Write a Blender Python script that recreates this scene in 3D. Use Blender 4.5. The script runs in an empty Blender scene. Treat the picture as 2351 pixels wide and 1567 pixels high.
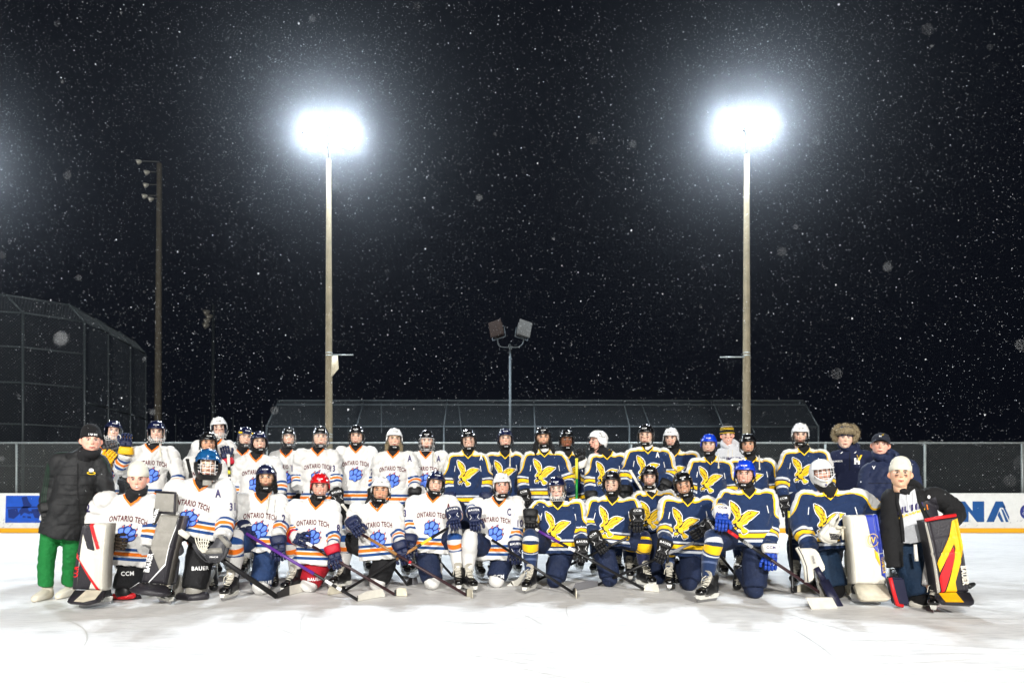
import bpy, bmesh, math, random
import numpy as np
from mathutils import Vector, Matrix, noise
from mathutils.bvhtree import BVHTree
from mathutils.geometry import tessellate_polygon

random.seed(7); np.random.seed(7)
SC = bpy.context.scene
COL = SC.collection
F, CX, HZ, CH = 1600.0, 1175.5, 1132.0, 1.07      # focal length in photo pixels, centre column, horizon row, eye height
ORG = {1: 60, 2: 400, 3: 740, 4: 1060, 5: 1400, 6: 1700, 7: 1950}
V3 = Vector

def K(c, x, y):                    # measured point on an enlarged crop of the photo -> photo pixel
    return (ORG[c] + x / 3.135, 930 + y / 3.135)
def P(uv, Y):                      # photo pixel at a surveyed distance -> point in the place
    return V3(((uv[0] - CX) / F * Y, Y, CH - (uv[1] - HZ) / F * Y))
def G(uv):                         # photo pixel on the ice -> point on the ice
    Y = CH * F / (uv[1] - HZ)
    return V3(((uv[0] - CX) / F * Y, Y, 0.0))
def lin(c):
    c /= 255.0
    return c / 12.92 if c <= 0.04045 else ((c + 0.055) / 1.055) ** 2.4
def C(r, g, b): return (lin(r), lin(g), lin(b), 1.0)

# ------------------------------------------------------------------ materials
def mat(name, col, rough=0.6, metal=0.0, spec=0.4, noise_amt=0.0, noise_scale=20, bump=0.0, bump_scale=60, coat=0.0, sheen=0.0, stretch=None):
    m = bpy.data.materials.new(name); m.use_nodes = True
    nt = m.node_tree; b = nt.nodes['Principled BSDF']
    b.inputs['Base Color'].default_value = col
    b.inputs['Roughness'].default_value = rough
    b.inputs['Metallic'].default_value = metal
    b.inputs['Specular IOR Level'].default_value = spec
    b.inputs['Coat Weight'].default_value = coat
    b.inputs['Coat Roughness'].default_value = 0.12
    b.inputs['Sheen Weight'].default_value = sheen
    if noise_amt or bump:
        tc = nt.nodes.new('ShaderNodeTexCoord'); mp = nt.nodes.new('ShaderNodeMapping')
        if stretch: mp.inputs['Scale'].default_value = stretch
        nt.links.new(tc.outputs['Object'], mp.inputs['Vector'])
    if noise_amt:
        n = nt.nodes.new('ShaderNodeTexNoise'); n.inputs['Scale'].default_value = noise_scale; n.inputs['Detail'].default_value = 5
        nt.links.new(mp.outputs['Vector'], n.inputs['Vector'])
        r = nt.nodes.new('ShaderNodeMapRange'); r.inputs['From Min'].default_value = .3; r.inputs['From Max'].default_value = .7
        r.inputs['To Min'].default_value = 1 - noise_amt; r.inputs['To Max'].default_value = 1 + noise_amt * .6
        nt.links.new(n.outputs['Fac'], r.inputs['Value'])
        mx = nt.nodes.new('ShaderNodeVectorMath'); mx.operation = 'SCALE'
        mx.inputs[0].default_value = col[:3]; nt.links.new(r.outputs['Result'], mx.inputs['Scale'])
        nt.links.new(mx.outputs['Vector'], b.inputs['Base Color'])
    if bump:
        n2 = nt.nodes.new('ShaderNodeTexNoise'); n2.inputs['Scale'].default_value = bump_scale; n2.inputs['Detail'].default_value = 4
        nt.links.new(mp.outputs['Vector'], n2.inputs['Vector'])
        bp = nt.nodes.new('ShaderNodeBump'); bp.inputs['Strength'].default_value = bump; bp.inputs['Distance'].default_value = 0.02
        nt.links.new(n2.outputs['Fac'], bp.inputs['Height']); nt.links.new(bp.outputs['Normal'], b.inputs['Normal'])
    return m
def emit(name, col, s):
    m = bpy.data.materials.new(name); m.use_nodes = True; nt = m.node_tree; nt.nodes.clear()
    e = nt.nodes.new('ShaderNodeEmission'); e.inputs['Color'].default_value = col; e.inputs['Strength'].default_value = s
    o = nt.nodes.new('ShaderNodeOutputMaterial'); nt.links.new(e.outputs[0], o.inputs[0])
    m.cycles.emission_sampling = 'NONE'
    return m
def ramp(nt, attr, scale, bands, base):      # constant bands of colour along a distance attribute (metres)
    a = nt.nodes.new('ShaderNodeAttribute'); a.attribute_name = attr
    d = nt.nodes.new('ShaderNodeMath'); d.operation = 'DIVIDE'; d.inputs[1].default_value = scale
    nt.links.new(a.outputs['Fac'], d.inputs[0])
    r = nt.nodes.new('ShaderNodeValToRGB'); cr = r.color_ramp; cr.interpolation = 'CONSTANT'
    cr.elements[0].position = 0; cr.elements[0].color = base
    cr.elements[1].position = 1; cr.elements[1].color = base
    for lo, hi, c in bands:
        e = cr.elements.new(max(lo, 1e-4) / scale); e.color = c
        e = cr.elements.new(hi / scale); e.color = base
    nt.links.new(d.outputs[0], r.inputs['Fac'])
    return r
def gt(nt, sock, val):
    g = nt.nodes.new('ShaderNodeMath'); g.operation = 'GREATER_THAN'; g.inputs[1].default_value = val
    nt.links.new(sock, g.inputs[0]); return g.outputs[0]
def mixc(nt, fac, a, b):
    m = nt.nodes.new('ShaderNodeMix'); m.data_type = 'RGBA'
    nt.links.new(fac, m.inputs[0])
    for s, v in ((6, a), (7, b)):
        if hasattr(v, 'is_output'): nt.links.new(v, m.inputs[s])
        else: m.inputs[s].default_value = v
    return m.outputs[2]
def banded(name, base, sleeve=(), hem=(), yoke=(), rough=0.75, bump=.35):
    m = mat(name, base, rough=rough, spec=.25, bump=bump, bump_scale=260, sheen=.15)
    nt = m.node_tree; b = nt.nodes['Principled BSDF']
    col = ramp(nt, 'hm', .6, hem, base).outputs['Color']
    at = nt.nodes.new('ShaderNodeAttribute'); at.attribute_name = 'reg'
    sl = ramp(nt, 'sl', .6, sleeve, base).outputs['Color']
    col = mixc(nt, gt(nt, at.outputs['Fac'], .5), col, sl)
    if yoke:
        yk = ramp(nt, 'yk', .5, yoke, base)
        at2 = nt.nodes.new('ShaderNodeAttribute'); at2.attribute_name = 'yk'
        col = mixc(nt, gt(nt, at2.outputs['Fac'], yoke[-1][1]), yk.outputs['Color'], col)
    tc = nt.nodes.new('ShaderNodeTexCoord'); n = nt.nodes.new('ShaderNodeTexNoise'); n.inputs['Scale'].default_value = 7; n.inputs['Detail'].default_value = 6
    nt.links.new(tc.outputs['Object'], n.inputs['Vector'])
    r = nt.nodes.new('ShaderNodeMapRange'); r.inputs['From Min'].default_value = .3; r.inputs['From Max'].default_value = .7
    r.inputs['To Min'].default_value = .9; r.inputs['To Max'].default_value = 1.05
    nt.links.new(n.outputs['Fac'], r.inputs['Value'])
    v = nt.nodes.new('ShaderNodeVectorMath'); v.operation = 'SCALE'
    nt.links.new(col, v.inputs[0]); nt.links.new(r.outputs['Result'], v.inputs['Scale'])
    nt.links.new(v.outputs['Vector'], b.inputs['Base Color'])
    return m

WHT, NAV, YEL, ORA, BLU = C(216, 215, 212), C(22, 44, 82), C(245, 196, 12), C(240, 120, 20), C(22, 66, 128)
GRW = C(205, 210, 218)
MT = {}
MT['jersey_white'] = banded('white_jersey_cloth', WHT,
    sleeve=((.07, .10, BLU), (.12, .152, ORA), (.172, .202, BLU)), hem=((.055, .085, BLU), (.102, .136, ORA), (.152, .18, BLU)))
MT['jersey_navy'] = banded('navy_jersey_cloth', NAV,
    sleeve=((.10, .13, GRW), (.148, .20, YEL), (.218, .248, GRW)), hem=((.04, .07, GRW), (.085, .13, YEL), (.145, .165, GRW)),
    yoke=((0, .072, WHT), (.072, .088, YEL)))
MT['sock_white'] = banded('white_sock_knit', WHT, hem=((.06, .10, BLU), (.125, .17, ORA), (.195, .23, BLU)))
MT['sock_plain'] = banded('plain_white_sock', WHT)
MT['sock_navy'] = banded('navy_sock_knit', NAV, hem=((.06, .09, GRW), (.11, .17, YEL), (.19, .22, GRW), (.29, .315, C(80, 95, 130))))
MT['sock_yellow'] = banded('yellow_band_sock', C(24, 30, 66), hem=((.05, .075, YEL), (.10, .155, YEL), (.175, .20, YEL)))
def M_(k, *a, **kw): MT[k] = mat(k, *a, **kw)
M_('text_maroon', C(88, 22, 34), .7); M_('text_navy', C(48, 40, 92), .7); M_('orange', ORA, .7); M_('yellow_trim', YEL, .7)
M_('paw_dark', C(10, 44, 116), .7); M_('paw_light', C(92, 132, 238), .7); M_('claw', C(225, 120, 90), .7)
M_('emblem_white', C(235, 235, 235), .7); M_('emblem_dark', C(20, 18, 30), .7); M_('emblem_yellow', C(240, 196, 20), .65)
M_('black_cloth', C(17, 17, 19), .85, bump=.4, bump_scale=150); M_('letter_white', C(235, 235, 235), .6)
M_('pants_navy', C(18, 32, 62), .8, bump=.5, bump_scale=40, noise_amt=.2, noise_scale=9)
M_('pants_blue', C(22, 48, 88), .8, bump=.5, bump_scale=40, noise_amt=.25, noise_scale=9)
M_('pants_black', C(17, 17, 20), .8, bump=.5, bump_scale=40, noise_amt=.2, noise_scale=9)
M_('pants_red', C(160, 10, 30), .8, bump=.5, bump_scale=40, noise_amt=.2, noise_scale=9)
M_('pants_teal', C(24, 48, 74), .8, bump=.5, bump_scale=40, noise_amt=.2, noise_scale=9)
M_('trousers_green', C(10, 108, 46), .8, bump=.6, bump_scale=25)
for k, c in dict(black=(14, 14, 16), navy=(16, 22, 54), white=(230, 230, 228), blue=(14, 58, 190), red=(190, 16, 24), teal=(20, 78, 130)).items():
    M_('helmet_' + k, C(*c), .22, spec=.5, coat=.5)
M_('vent', C(10, 10, 11), .6); M_('vent_grey', C(90, 92, 96), .6)
M_('cage_black', C(22, 22, 24), .35, metal=.6); M_('cage_chrome', C(190, 190, 190), .25, metal=.9); M_('cage_white', C(228, 228, 226), .4)
M_('chin_black', C(15, 15, 17), .45); M_('chin_white', C(220, 220, 220), .45)
M_('glove_black', C(20, 20, 22), .6, bump=.3); M_('glove_navy', C(22, 32, 66), .55, bump=.3); M_('glove_blue', C(20, 62, 160), .55, bump=.3)
M_('glove_red', C(185, 18, 45), .55, bump=.3); M_('glove_white', C(225, 222, 215), .55); M_('glove_yellow', C(235, 180, 20), .6); M_('glove_grey', C(80, 80, 84), .8, bump=.4); M_('glove_brown', C(52, 42, 32), .9, bump=.5)
M_('boot', C(20, 20, 22), .4, noise_amt=.2); M_('toe_cap', C(12, 12, 13), .2, coat=.4); M_('felt', C(165, 160, 148), .9); M_('lace', C(225, 220, 205), .8)
M_('holder', C(215, 214, 206), .45, noise_amt=.1); M_('steel', C(180, 180, 182), .25, metal=1)
M_('gaiter', C(26, 26, 29), .9, bump=.4, bump_scale=120); M_('gaiter_white', C(215, 212, 206), .9)
M_('wool_cream', C(232, 226, 208), .95, bump=.7, bump_scale=130); M_('wool_black', C(16, 16, 18), .95, bump=.5, bump_scale=130)
M_('fur', C(158, 142, 112), .95, noise_amt=.5, noise_scale=70, bump=1, bump_scale=120); M_('cap_navy', C(30, 34, 46), .9, bump=.4)
M_('hoodie_grey', C(196, 198, 202), .9, bump=.4, bump_scale=90, noise_amt=.08, noise_scale=120)
M_('hoodie_navy', C(22, 30, 60), .9, bump=.4, bump_scale=90)
M_('coat_navy', C(22, 34, 66), .75, bump=.8, bump_scale=16, noise_amt=.1); M_('coat_black', C(25, 26, 28), .7, bump=.7, bump_scale=14)
M_('coat_green', C(22, 52, 36), .7); M_('pad_white', C(214, 210, 198), .5, noise_amt=.16, noise_scale=14, stretch=(1, 1, .35))
M_('pad_cream', C(205, 198, 178), .5, noise_amt=.2, noise_scale=12); M_('pad_grey', C(72, 72, 76), .5, bump=.2, noise_amt=.12)
M_('pad_dark', C(40, 38, 44), .45, bump=.2, noise_amt=.12); M_('pad_red', C(205, 28, 34), .5); M_('pad_blue', C(38, 58, 160), .4)
M_('pad_yellow', C(240, 180, 12), .5, noise_amt=.15, noise_scale=14); M_('pad_navy', C(26, 28, 52), .45); M_('pad_lightgrey', C(138, 135, 128), .5, noise_amt=.15)
M_('stick_black', C(24, 24, 26), .4); M_('stick_purple', C(84, 40, 128), .35); M_('stick_green', C(20, 150, 60), .4); M_('stick_yellow', C(215, 205, 60), .5)
M_('stick_maroon', C(50, 30, 34), .4); M_('stick_bronze', C(150, 108, 62), .4); M_('stick_grey', C(120, 120, 124), .4); M_('tape_white', C(222, 219, 208), .85, noise_amt=.08); M_('tape_black', C(22, 22, 22), .9)
M_('shoe_white', C(205, 198, 182), .6); M_('trouser_dark', C(20, 22, 30), .85)

# visor: thin clear polycarbonate
def clear():
    m = bpy.data.materials.new('clear_polycarbonate'); m.use_nodes = True; nt = m.node_tree; nt.nodes.clear()
    t = nt.nodes.new('ShaderNodeBsdfTransparent'); t.inputs[0].default_value = (.93, .94, .96, 1)
    g = nt.nodes.new('ShaderNodeBsdfGlossy'); g.inputs['Roughness'].default_value = .06
    fr = nt.nodes.new('ShaderNodeFresnel'); fr.inputs['IOR'].default_value = 1.4
    mx = nt.nodes.new('ShaderNodeMixShader'); o = nt.nodes.new('ShaderNodeOutputMaterial')
    nt.links.new(fr.outputs[0], mx.inputs[0]); nt.links.new(t.outputs[0], mx.inputs[1]); nt.links.new(g.outputs[0], mx.inputs[2]); nt.links.new(mx.outputs[0], o.inputs[0])
    return m
MT['clear'] = clear()
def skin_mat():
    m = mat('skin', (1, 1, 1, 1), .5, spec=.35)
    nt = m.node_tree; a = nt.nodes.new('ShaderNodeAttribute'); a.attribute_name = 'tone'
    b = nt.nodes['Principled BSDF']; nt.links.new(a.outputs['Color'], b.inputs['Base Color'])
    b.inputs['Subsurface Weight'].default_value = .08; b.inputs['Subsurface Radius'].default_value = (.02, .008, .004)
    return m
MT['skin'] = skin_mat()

# ------------------------------------------------------------------ mesh building
class MB:
    def __init__(s): s.v, s.f, s.m = [], [], []
    def add(s, v, f, m=0):
        o = len(s.v); s.v += [tuple(p) for p in v]; s.f += [tuple(i + o for i in q) for q in f]; s.m += [m] * len(f)
        return s
    def xf(s, M):
        s.v = [tuple(M @ V3(p)) for p in s.v]; return s
    def join(s, o, M=None):
        vv = o.v if M is None else [tuple(M @ V3(p)) for p in o.v]
        b = len(s.v); s.v += vv; s.f += [tuple(i + b for i in q) for q in o.f]; s.m += o.m; return s
    def mesh(s, name, mats, smooth=True, off=None):
        me = bpy.data.meshes.new(name)
        v = s.v if off is None else [(p[0] - off[0], p[1] - off[1], p[2] - off[2]) for p in s.v]
        me.from_pydata(v, [], s.f)
        for k in mats: me.materials.append(MT[k] if isinstance(k, str) else k)
        me.polygons.foreach_set('material_index', s.m)
        if smooth is True: me.polygons.foreach_set('use_smooth', [True] * len(s.f))
        me.update(); return me
    def build(s, name, mats, parent=None, smooth=True):
        off = wloc(parent) if parent is not None else None
        return link(name, s.mesh(name, mats, smooth, off), parent)
def wloc(o):
    p = V3((0, 0, 0))
    while o is not None: p = p + o.location; o = o.parent
    return p
def link(name, me, parent=None, M=None):
    o = bpy.data.objects.new(name, me); COL.objects.link(o)
    if parent is not None: o.parent = parent
    if M is not None: o.matrix_basis = M
    return o
def inst(name, me, mats, parent, M):        # a shared mesh with the wearer's own colours
    o = link(name, me, parent, M)
    for sl, k in zip(o.material_slots, mats):
        sl.link = 'OBJECT'; sl.material = MT[k]
    return o
def tag(o, label=None, cat=None, group=None, kind=None):
    for k, v in (('label', label), ('category', cat), ('group', group), ('kind', kind)):
        if v: o[k] = v
    return o
def empty(name, loc):
    o = bpy.data.objects.new(name, None); COL.objects.link(o); o.location = loc; o.empty_display_size = .1
    return o

def loft(mb, rings, n=20, p=2.3, m=0, cap=True):      # rings: (centre, right, fwd, rx, ry)
    vs, fs = [], []
    for c, R, Fw, rx, ry in rings:
        for i in range(n):
            a = 2 * math.pi * i / n; ca, sa = math.cos(a), math.sin(a)
            vs.append(c + R * (rx * math.copysign(abs(ca) ** (2 / p), ca)) + Fw * (ry * math.copysign(abs(sa) ** (2 / p), sa)))
    for j in range(len(rings) - 1):
        for i in range(n):
            k = (i + 1) % n; fs.append((j * n + i, j * n + k, (j + 1) * n + k, (j + 1) * n + i))
    if cap: fs.append(tuple(range(n))[::-1]); fs.append(tuple((len(rings) - 1) * n + i for i in range(n)))
    return mb.add(vs, fs, m)
def frames(pts):
    T = [(pts[min(i + 1, len(pts) - 1)] - pts[max(i - 1, 0)]).normalized() for i in range(len(pts))]
    r = T[0].cross(V3((0, 1, .13))); r = r if r.length > .05 else T[0].cross(V3((1, 0, 0)))
    out = []; r.normalize()
    for t in T:
        r = (r - t * r.dot(t)).normalized(); out.append((r, t.cross(r)))
    return out
def tube(mb, pts, rad, n=8, m=0, cap=True, flat=1.0):
    pts = [V3(p) for p in pts]
    if not isinstance(rad, (list, tuple)): rad = [rad] * len(pts)
    return loft(mb, [(p, a, b, r, r * flat) for p, (a, b), r in zip(pts, frames(pts), rad)], n, 2, m, cap)
def smooth_path(pts, rad, k=5):
    pts = [V3(p) for p in pts]; q, rr = [], []
    for i in range(len(pts) - 1):
        p0, p1, p2, p3 = pts[max(i - 1, 0)], pts[i], pts[i + 1], pts[min(i + 2, len(pts) - 1)]
        for j in range(k):
            t = j / k
            q.append(.5 * ((2 * p1) + (p2 - p0) * t + (2 * p0 - 5 * p1 + 4 * p2 - p3) * t * t + (3 * p1 - p0 - 3 * p2 + p3) * t ** 3))
            rr.append(rad[i] * (1 - t) + rad[i + 1] * t)
    q.append(pts[-1]); rr.append(rad[-1]); return q, rr
def limb(mb, pts, rad, n=14, m=0, k=5):     # rounded ends
    q, r = smooth_path(pts, rad, k)
    d0, d1 = (q[0] - q[1]).normalized(), (q[-1] - q[-2]).normalized()
    q = [q[0] + d0 * r[0] * .8, q[0] + d0 * r[0] * .5] + q + [q[-1] + d1 * r[-1] * .5, q[-1] + d1 * r[-1] * .8]
    r = [r[0] * .35, r[0] * .8] + r + [r[-1] * .8, r[-1] * .35]
    return tube(mb, q, r, n, m)
def rbox(mb, size, M=None, bev=.01, m=0):
    h = [s / 2 for s in size]; bev = min(bev, min(h) * .98)
    ax = [sorted({-q, -q + bev * .35, -q + bev, q - bev, q - bev * .35, q}) for q in h]
    vs, fs = [], []
    for d in range(3):
        e, g = (d + 1) % 3, (d + 2) % 3
        for sg in (-1, 1):
            o = len(vs); A, B = ax[e], ax[g]
            for a in A:
                for b in B:
                    p = [0, 0, 0]; p[d] = sg * h[d]; p[e] = a; p[g] = b
                    c = [max(-(h[i] - bev), min(h[i] - bev, p[i])) for i in range(3)]
                    dv = V3([p[i] - c[i] for i in range(3)])
                    vs.append(V3(c) + dv.normalized() * bev)
            for i in range(len(A) - 1):
                for j in range(len(B) - 1):
                    q = (o + i * len(B) + j, o + (i + 1) * len(B) + j, o + (i + 1) * len(B) + j + 1, o + i * len(B) + j + 1)
                    fs.append(q if sg > 0 else q[::-1])
    if M is not None: vs = [M @ p for p in vs]
    return mb.add(vs, fs, m)
def box(mb, lo, hi, m=0):
    x0, y0, z0 = lo; x1, y1, z1 = hi
    return mb.add([(x0, y0, z0), (x1, y0, z0), (x1, y1, z0), (x0, y1, z0), (x0, y0, z1), (x1, y0, z1), (x1, y1, z1), (x0, y1, z1)],
                  [(3, 2, 1, 0), (4, 5, 6, 7), (0, 1, 5, 4), (1, 2, 6, 5), (2, 3, 7, 6), (3, 0, 4, 7)], m)
def bar(mb, a, b, w, d, up=None, m=0):      # rectangular bar
    a, b = V3(a), V3(b); t = (b - a).normalized(); up = V3(up) if up is not None else V3((0, 0, 1))
    r = t.cross(up)
    if r.length < .01: r = t.cross(V3((0, 1, 0)))
    r.normalize(); u = r.cross(t)
    return loft(mb, [(p, r, u, w / 2 * 1.0, d / 2) for p in (a, b)], 8, 6, m)

def remesh(mb, vox, it=3):
    me = bpy.data.meshes.new('tmp'); me.from_pydata(mb.v, [], mb.f)
    bm = bmesh.new(); bm.from_mesh(me); bmesh.ops.recalc_face_normals(bm, faces=bm.faces); bm.to_mesh(me); bm.free()
    o = bpy.data.objects.new('tmp', me); COL.objects.link(o)
    r = o.modifiers.new('r', 'REMESH'); r.mode = 'VOXEL'; r.voxel_size = vox
    s = o.modifiers.new('s', 'SMOOTH'); s.factor = .5; s.iterations = it
    dg = bpy.context.evaluated_depsgraph_get(); ev = o.evaluated_get(dg)
    m2 = bpy.data.meshes.new_from_object(ev)
    n = len(m2.vertices); co = np.empty(n * 3); m2.vertices.foreach_get('co', co)
    nm = np.empty(n * 3); m2.vertices.foreach_get('normal', nm)
    fs = [tuple(p.vertices) for p in m2.polygons]
    bpy.data.objects.remove(o); bpy.data.meshes.remove(me); bpy.data.meshes.remove(m2)
    return co.reshape(-1, 3), nm.reshape(-1, 3), fs
def near_poly(X, pts):
    pts = np.array([tuple(p) for p in pts]); best = np.full(len(X), 1e9); tt = np.zeros(len(X)); acc = 0
    for a, b in zip(pts[:-1], pts[1:]):
        d = b - a; L = np.linalg.norm(d); u = np.clip(((X - a) @ d) / (L * L), 0, 1)
        q = np.linalg.norm(X - (a + u[:, None] * d), axis=1); k = q < best
        best[k] = q[k]; tt[k] = acc + u[k] * L; acc += L
    return best, tt, acc

# ------------------------------------------------------------------ flat marks laid on curved cloth
TXT = {}
def text2d(s, bold=.018):
    if (s, bold) not in TXT:
        cu = bpy.data.curves.new('t', 'FONT'); cu.body = s; cu.align_x = 'CENTER'; cu.offset = bold; cu.resolution_u = 2; cu.space_character = 1.12
        o = bpy.data.objects.new('t', cu); COL.objects.link(o)
        dg = bpy.context.evaluated_depsgraph_get(); me = bpy.data.meshes.new_from_object(o.evaluated_get(dg))
        v = np.array([(p.co.x, p.co.y) for p in me.vertices]); f = [tuple(p.vertices) for p in me.polygons]
        v[:, 1] -= v[:, 1].min(); hgt = max(v[:, 1].max(), .01); v /= hgt; v[:, 0] -= (v[:, 0].min() + v[:, 0].max()) / 2; v[:, 1] -= .5
        tri = []
        for q in f:
            for i in range(1, len(q) - 1): tri.append((q[0], q[i], q[i + 1]))
        bpy.data.objects.remove(o); bpy.data.curves.remove(cu); bpy.data.meshes.remove(me)
        TXT[(s, bold)] = (v, tri)
    return TXT[(s, bold)]
def poly2d(pts):
    tri = tessellate_polygon([[V3((p[0], p[1], 0)) for p in pts]])
    return np.array(pts, float), [tuple(t) for t in tri]
def inset(pts, d):
    n = len(pts); A = sum(pts[i][0] * pts[(i + 1) % n][1] - pts[(i + 1) % n][0] * pts[i][1] for i in range(n))
    out = []
    for i in range(n):
        a, b, c = V3(pts[i - 1]), V3(pts[i]), V3(pts[(i + 1) % n]); t = (c - a)
        nn = V3((-t.y, t.x)); nn = nn.normalized() if nn.length else nn
        out.append(tuple(b + nn * (d if A > 0 else -d)))
    return out
def split(v, tri, mx):
    v = [tuple(p) for p in v]; todo = list(tri); out = []
    cache = {}
    def mid(a, b):
        k = (min(a, b), max(a, b))
        if k not in cache: cache[k] = len(v); v.append(((v[a][0] + v[b][0]) / 2, (v[a][1] + v[b][1]) / 2))
        return cache[k]
    while todo:
        a, b, c = todo.pop()
        L = [(math.dist(v[a], v[b]), 0), (math.dist(v[b], v[c]), 1), (math.dist(v[c], v[a]), 2)]
        l, k = max(L)
        if l <= mx: out.append((a, b, c)); continue
        a, b, c = ((a, b, c), (b, c, a), (c, a, b))[k]; q = mid(a, b)
        todo += [(a, q, c), (q, b, c)]
    return v, out
def decal(mb, bvh, shape, o, R, U, Fw, off, m, mx=.03):
    v, tri = split(shape[0], shape[1], mx); vs, ok = [], []
    for x, y in v:
        s = o + R * x + U * y
        h = bvh.ray_cast(s + Fw * .6, -Fw, 1.2)
        if h[0] is None: vs.append(s); ok.append(False)
        else: vs.append(h[0] + Fw * off + h[1] * off * .5); ok.append(True)
    fs = []
    for a, b, c in tri:
        if ok[a] and ok[b] and ok[c] and max((vs[a] - vs[b]).length, (vs[b] - vs[c]).length, (vs[a] - vs[c]).length) < 3.2 * mx:
            fs.append((a, b, c))
    mb.add(vs, fs, m)
def sc2(shape, sx, sy=None, arc=0, dx=0, dy=0):
    v = np.array(shape[0], float) * np.array([sx, sy if sy else sx])
    v[:, 1] -= arc * v[:, 0] ** 2; v += np.array([dx, dy]); return v, shape[1]
def px(pts, cx, cy, s): return [((x - cx) / s, (cy - y) / s) for x, y in pts]
PW = lambda pts: px(pts, 665, 900, 4350)
PAW = [(PW(q), m) for q, m in [
 ([(275,760),(310,690),(400,640),(520,620),(590,570),(660,545),(740,560),(800,610),(830,655),(890,655),(960,690),(985,760),(970,860),(1000,960),(1000,1060),(950,1150),(870,1220),(760,1245),(700,1310),(610,1345),(530,1320),(490,1260),(400,1235),(320,1235),(270,1190),(275,1100),(300,1000),(290,880)], 2),
 ([(400,640),(430,570),(500,520),(535,540),(500,640)], 2), ([(650,560),(680,500),(770,450),(795,475),(760,580)], 2), ([(940,690),(970,650),(1020,605),(1030,680),(985,750)], 2), ([(945,950),(980,890),(1040,850),(1060,920),(1020,1000)], 2),
 ([(330,760),(390,705),(480,695),(485,800),(470,920),(400,965),(340,960),(315,860)], 3), ([(560,700),(620,630),(700,610),(755,650),(740,750),(690,850),(620,905),(560,890),(535,800)], 3),
 ([(770,810),(830,740),(900,715),(950,760),(930,860),(870,940),(780,985),(710,975),(715,900)], 3), ([(730,1110),(790,1050),(870,1010),(950,980),(950,1070),(900,1140),(820,1180),(740,1190),(720,1150)], 3),
 ([(300,1030),(400,1010),(500,990),(570,945),(630,960),(690,1020),(695,1120),(680,1230),(620,1320),(560,1300),(520,1220),(440,1160),(380,1200),(310,1180),(295,1100)], 3),
 ([(425,640),(455,565),(495,565),(475,655)], 4), ([(670,570),(718,488),(750,500),(712,585)], 4), ([(948,695),(985,650),(1008,690),(975,738)], 4), ([(953,958),(995,900),(1025,940),(990,988)], 4)]]
EG = lambda pts: px(pts, 757, 780, 3250)
EOUT = [(285,215),(340,205),(460,270),(560,350),(640,480),(655,600),(665,690),(720,640),(800,580),(880,540),(980,528),(1240,580),(1235,650),(1130,740),(1010,850),(900,930),(850,1010),(710,1060),(760,1110),(880,1190),(870,1290),(760,1350),(690,1355),(640,1290),(610,1200),(570,1180),(530,1200),(495,1285),(460,1225),(400,1275),(340,1240),(325,1120),(370,1080),(430,1060),(370,1010),(345,950),(370,880),(430,820),(440,760),(400,670),(330,560),(290,420),(275,300)]
def seg(a, b, w=13):
    d = V3((b[0] - a[0], b[1] - a[1])).normalized(); n = V3((-d.y, d.x)) * w / 2
    return [(a[0] + n.x, a[1] + n.y), (b[0] + n.x, b[1] + n.y), (b[0] - n.x, b[1] - n.y), (a[0] - n.x, a[1] - n.y)]
EAGLE = [(EG(EOUT), 2), (inset(EG(EOUT), .0085), 3)] + [(EG(q), 4) for q in [
 [(325,260),(400,300),(470,330),(540,420),(600,530),(640,640),(645,780),(560,870),(480,830),(460,700),(400,580),(340,470),(325,350)],
 [(680,760),(760,660),(850,600),(960,575),(1190,605),(1090,720),(980,830),(880,900),(840,980),(700,1020),(620,960),(600,930)],
 [(395,900),(460,845),(540,860),(530,930),(470,970),(400,990),(385,970)], [(520,940),(620,900),(680,1010),(690,1090),(650,1140),(580,1120),(520,1060),(500,980)],
 [(660,1120),(710,1110),(860,1220),(850,1260),(740,1310),(690,1290),(640,1180)], [(380,1130),(440,1110),(520,1110),(500,1180),(440,1190),(390,1210)]]] + [(EG(seg(a, b)), 3) for a, b in [
 ((360,400),(520,620)), ((520,620),(570,800)), ((470,350),(520,470)), ((560,450),(590,620)), ((480,560),(600,640)), ((500,700),(620,740)), ((640,920),(840,700)), ((840,700),(1000,650)), ((680,960),(880,820)), ((880,820),(1040,740)), ((960,600),(940,690)), ((430,900),(480,890))]]
EAGLE = [(poly2d(q), m) for q, m in EAGLE]; PAW = [(poly2d(q if m != 3 else inset(q, -.0004)), m) for q, m in PAW]
EOFF = {2: .003, 3: .0055, 4: .008}
EOFF_E = {2: .003, 3: .0055, 4: .008}
HAZE, SNOW = .0008, 36000
# ------------------------------------------------------------------ camera, air, light
cam = bpy.data.cameras.new('camera'); co_ = bpy.data.objects.new('camera', cam); COL.objects.link(co_)
co_.location = (0, 0, CH); co_.rotation_euler = (math.pi / 2, 0, 0)
cam.sensor_width = 36; cam.lens = 36 * F / 2351; cam.shift_y = (HZ - 783.5) / 2351; cam.shift_x = 0
cam.clip_end = 500; cam.clip_start = .05
cam.dof.use_dof = True; cam.dof.focus_distance = 8.0; cam.dof.aperture_fstop = 2.2
SC.camera = co_
w = bpy.data.worlds.new('World'); SC.world = w; w.use_nodes = True
w.node_tree.nodes['Background'].inputs[0].default_value = (.30, .38, .75, 1); w.node_tree.nodes['Background'].inputs[1].default_value = .006
SC.view_settings.view_transform = 'Standard'; SC.view_settings.look = 'None'; SC.view_settings.exposure = .26; SC.view_settings.gamma = 1
SC.cycles.use_denoising = True; SC.cycles.denoiser = 'OPENIMAGEDENOISE'; SC.cycles.denoising_input_passes = 'RGB_ALBEDO_NORMAL'; SC.cycles.denoising_prefilter = 'ACCURATE'; SC.cycles.max_bounces = 6; SC.cycles.transparent_max_bounces = 16; SC.cycles.volume_bounces = 0
SC.cycles.sample_clamp_indirect = 4

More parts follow.
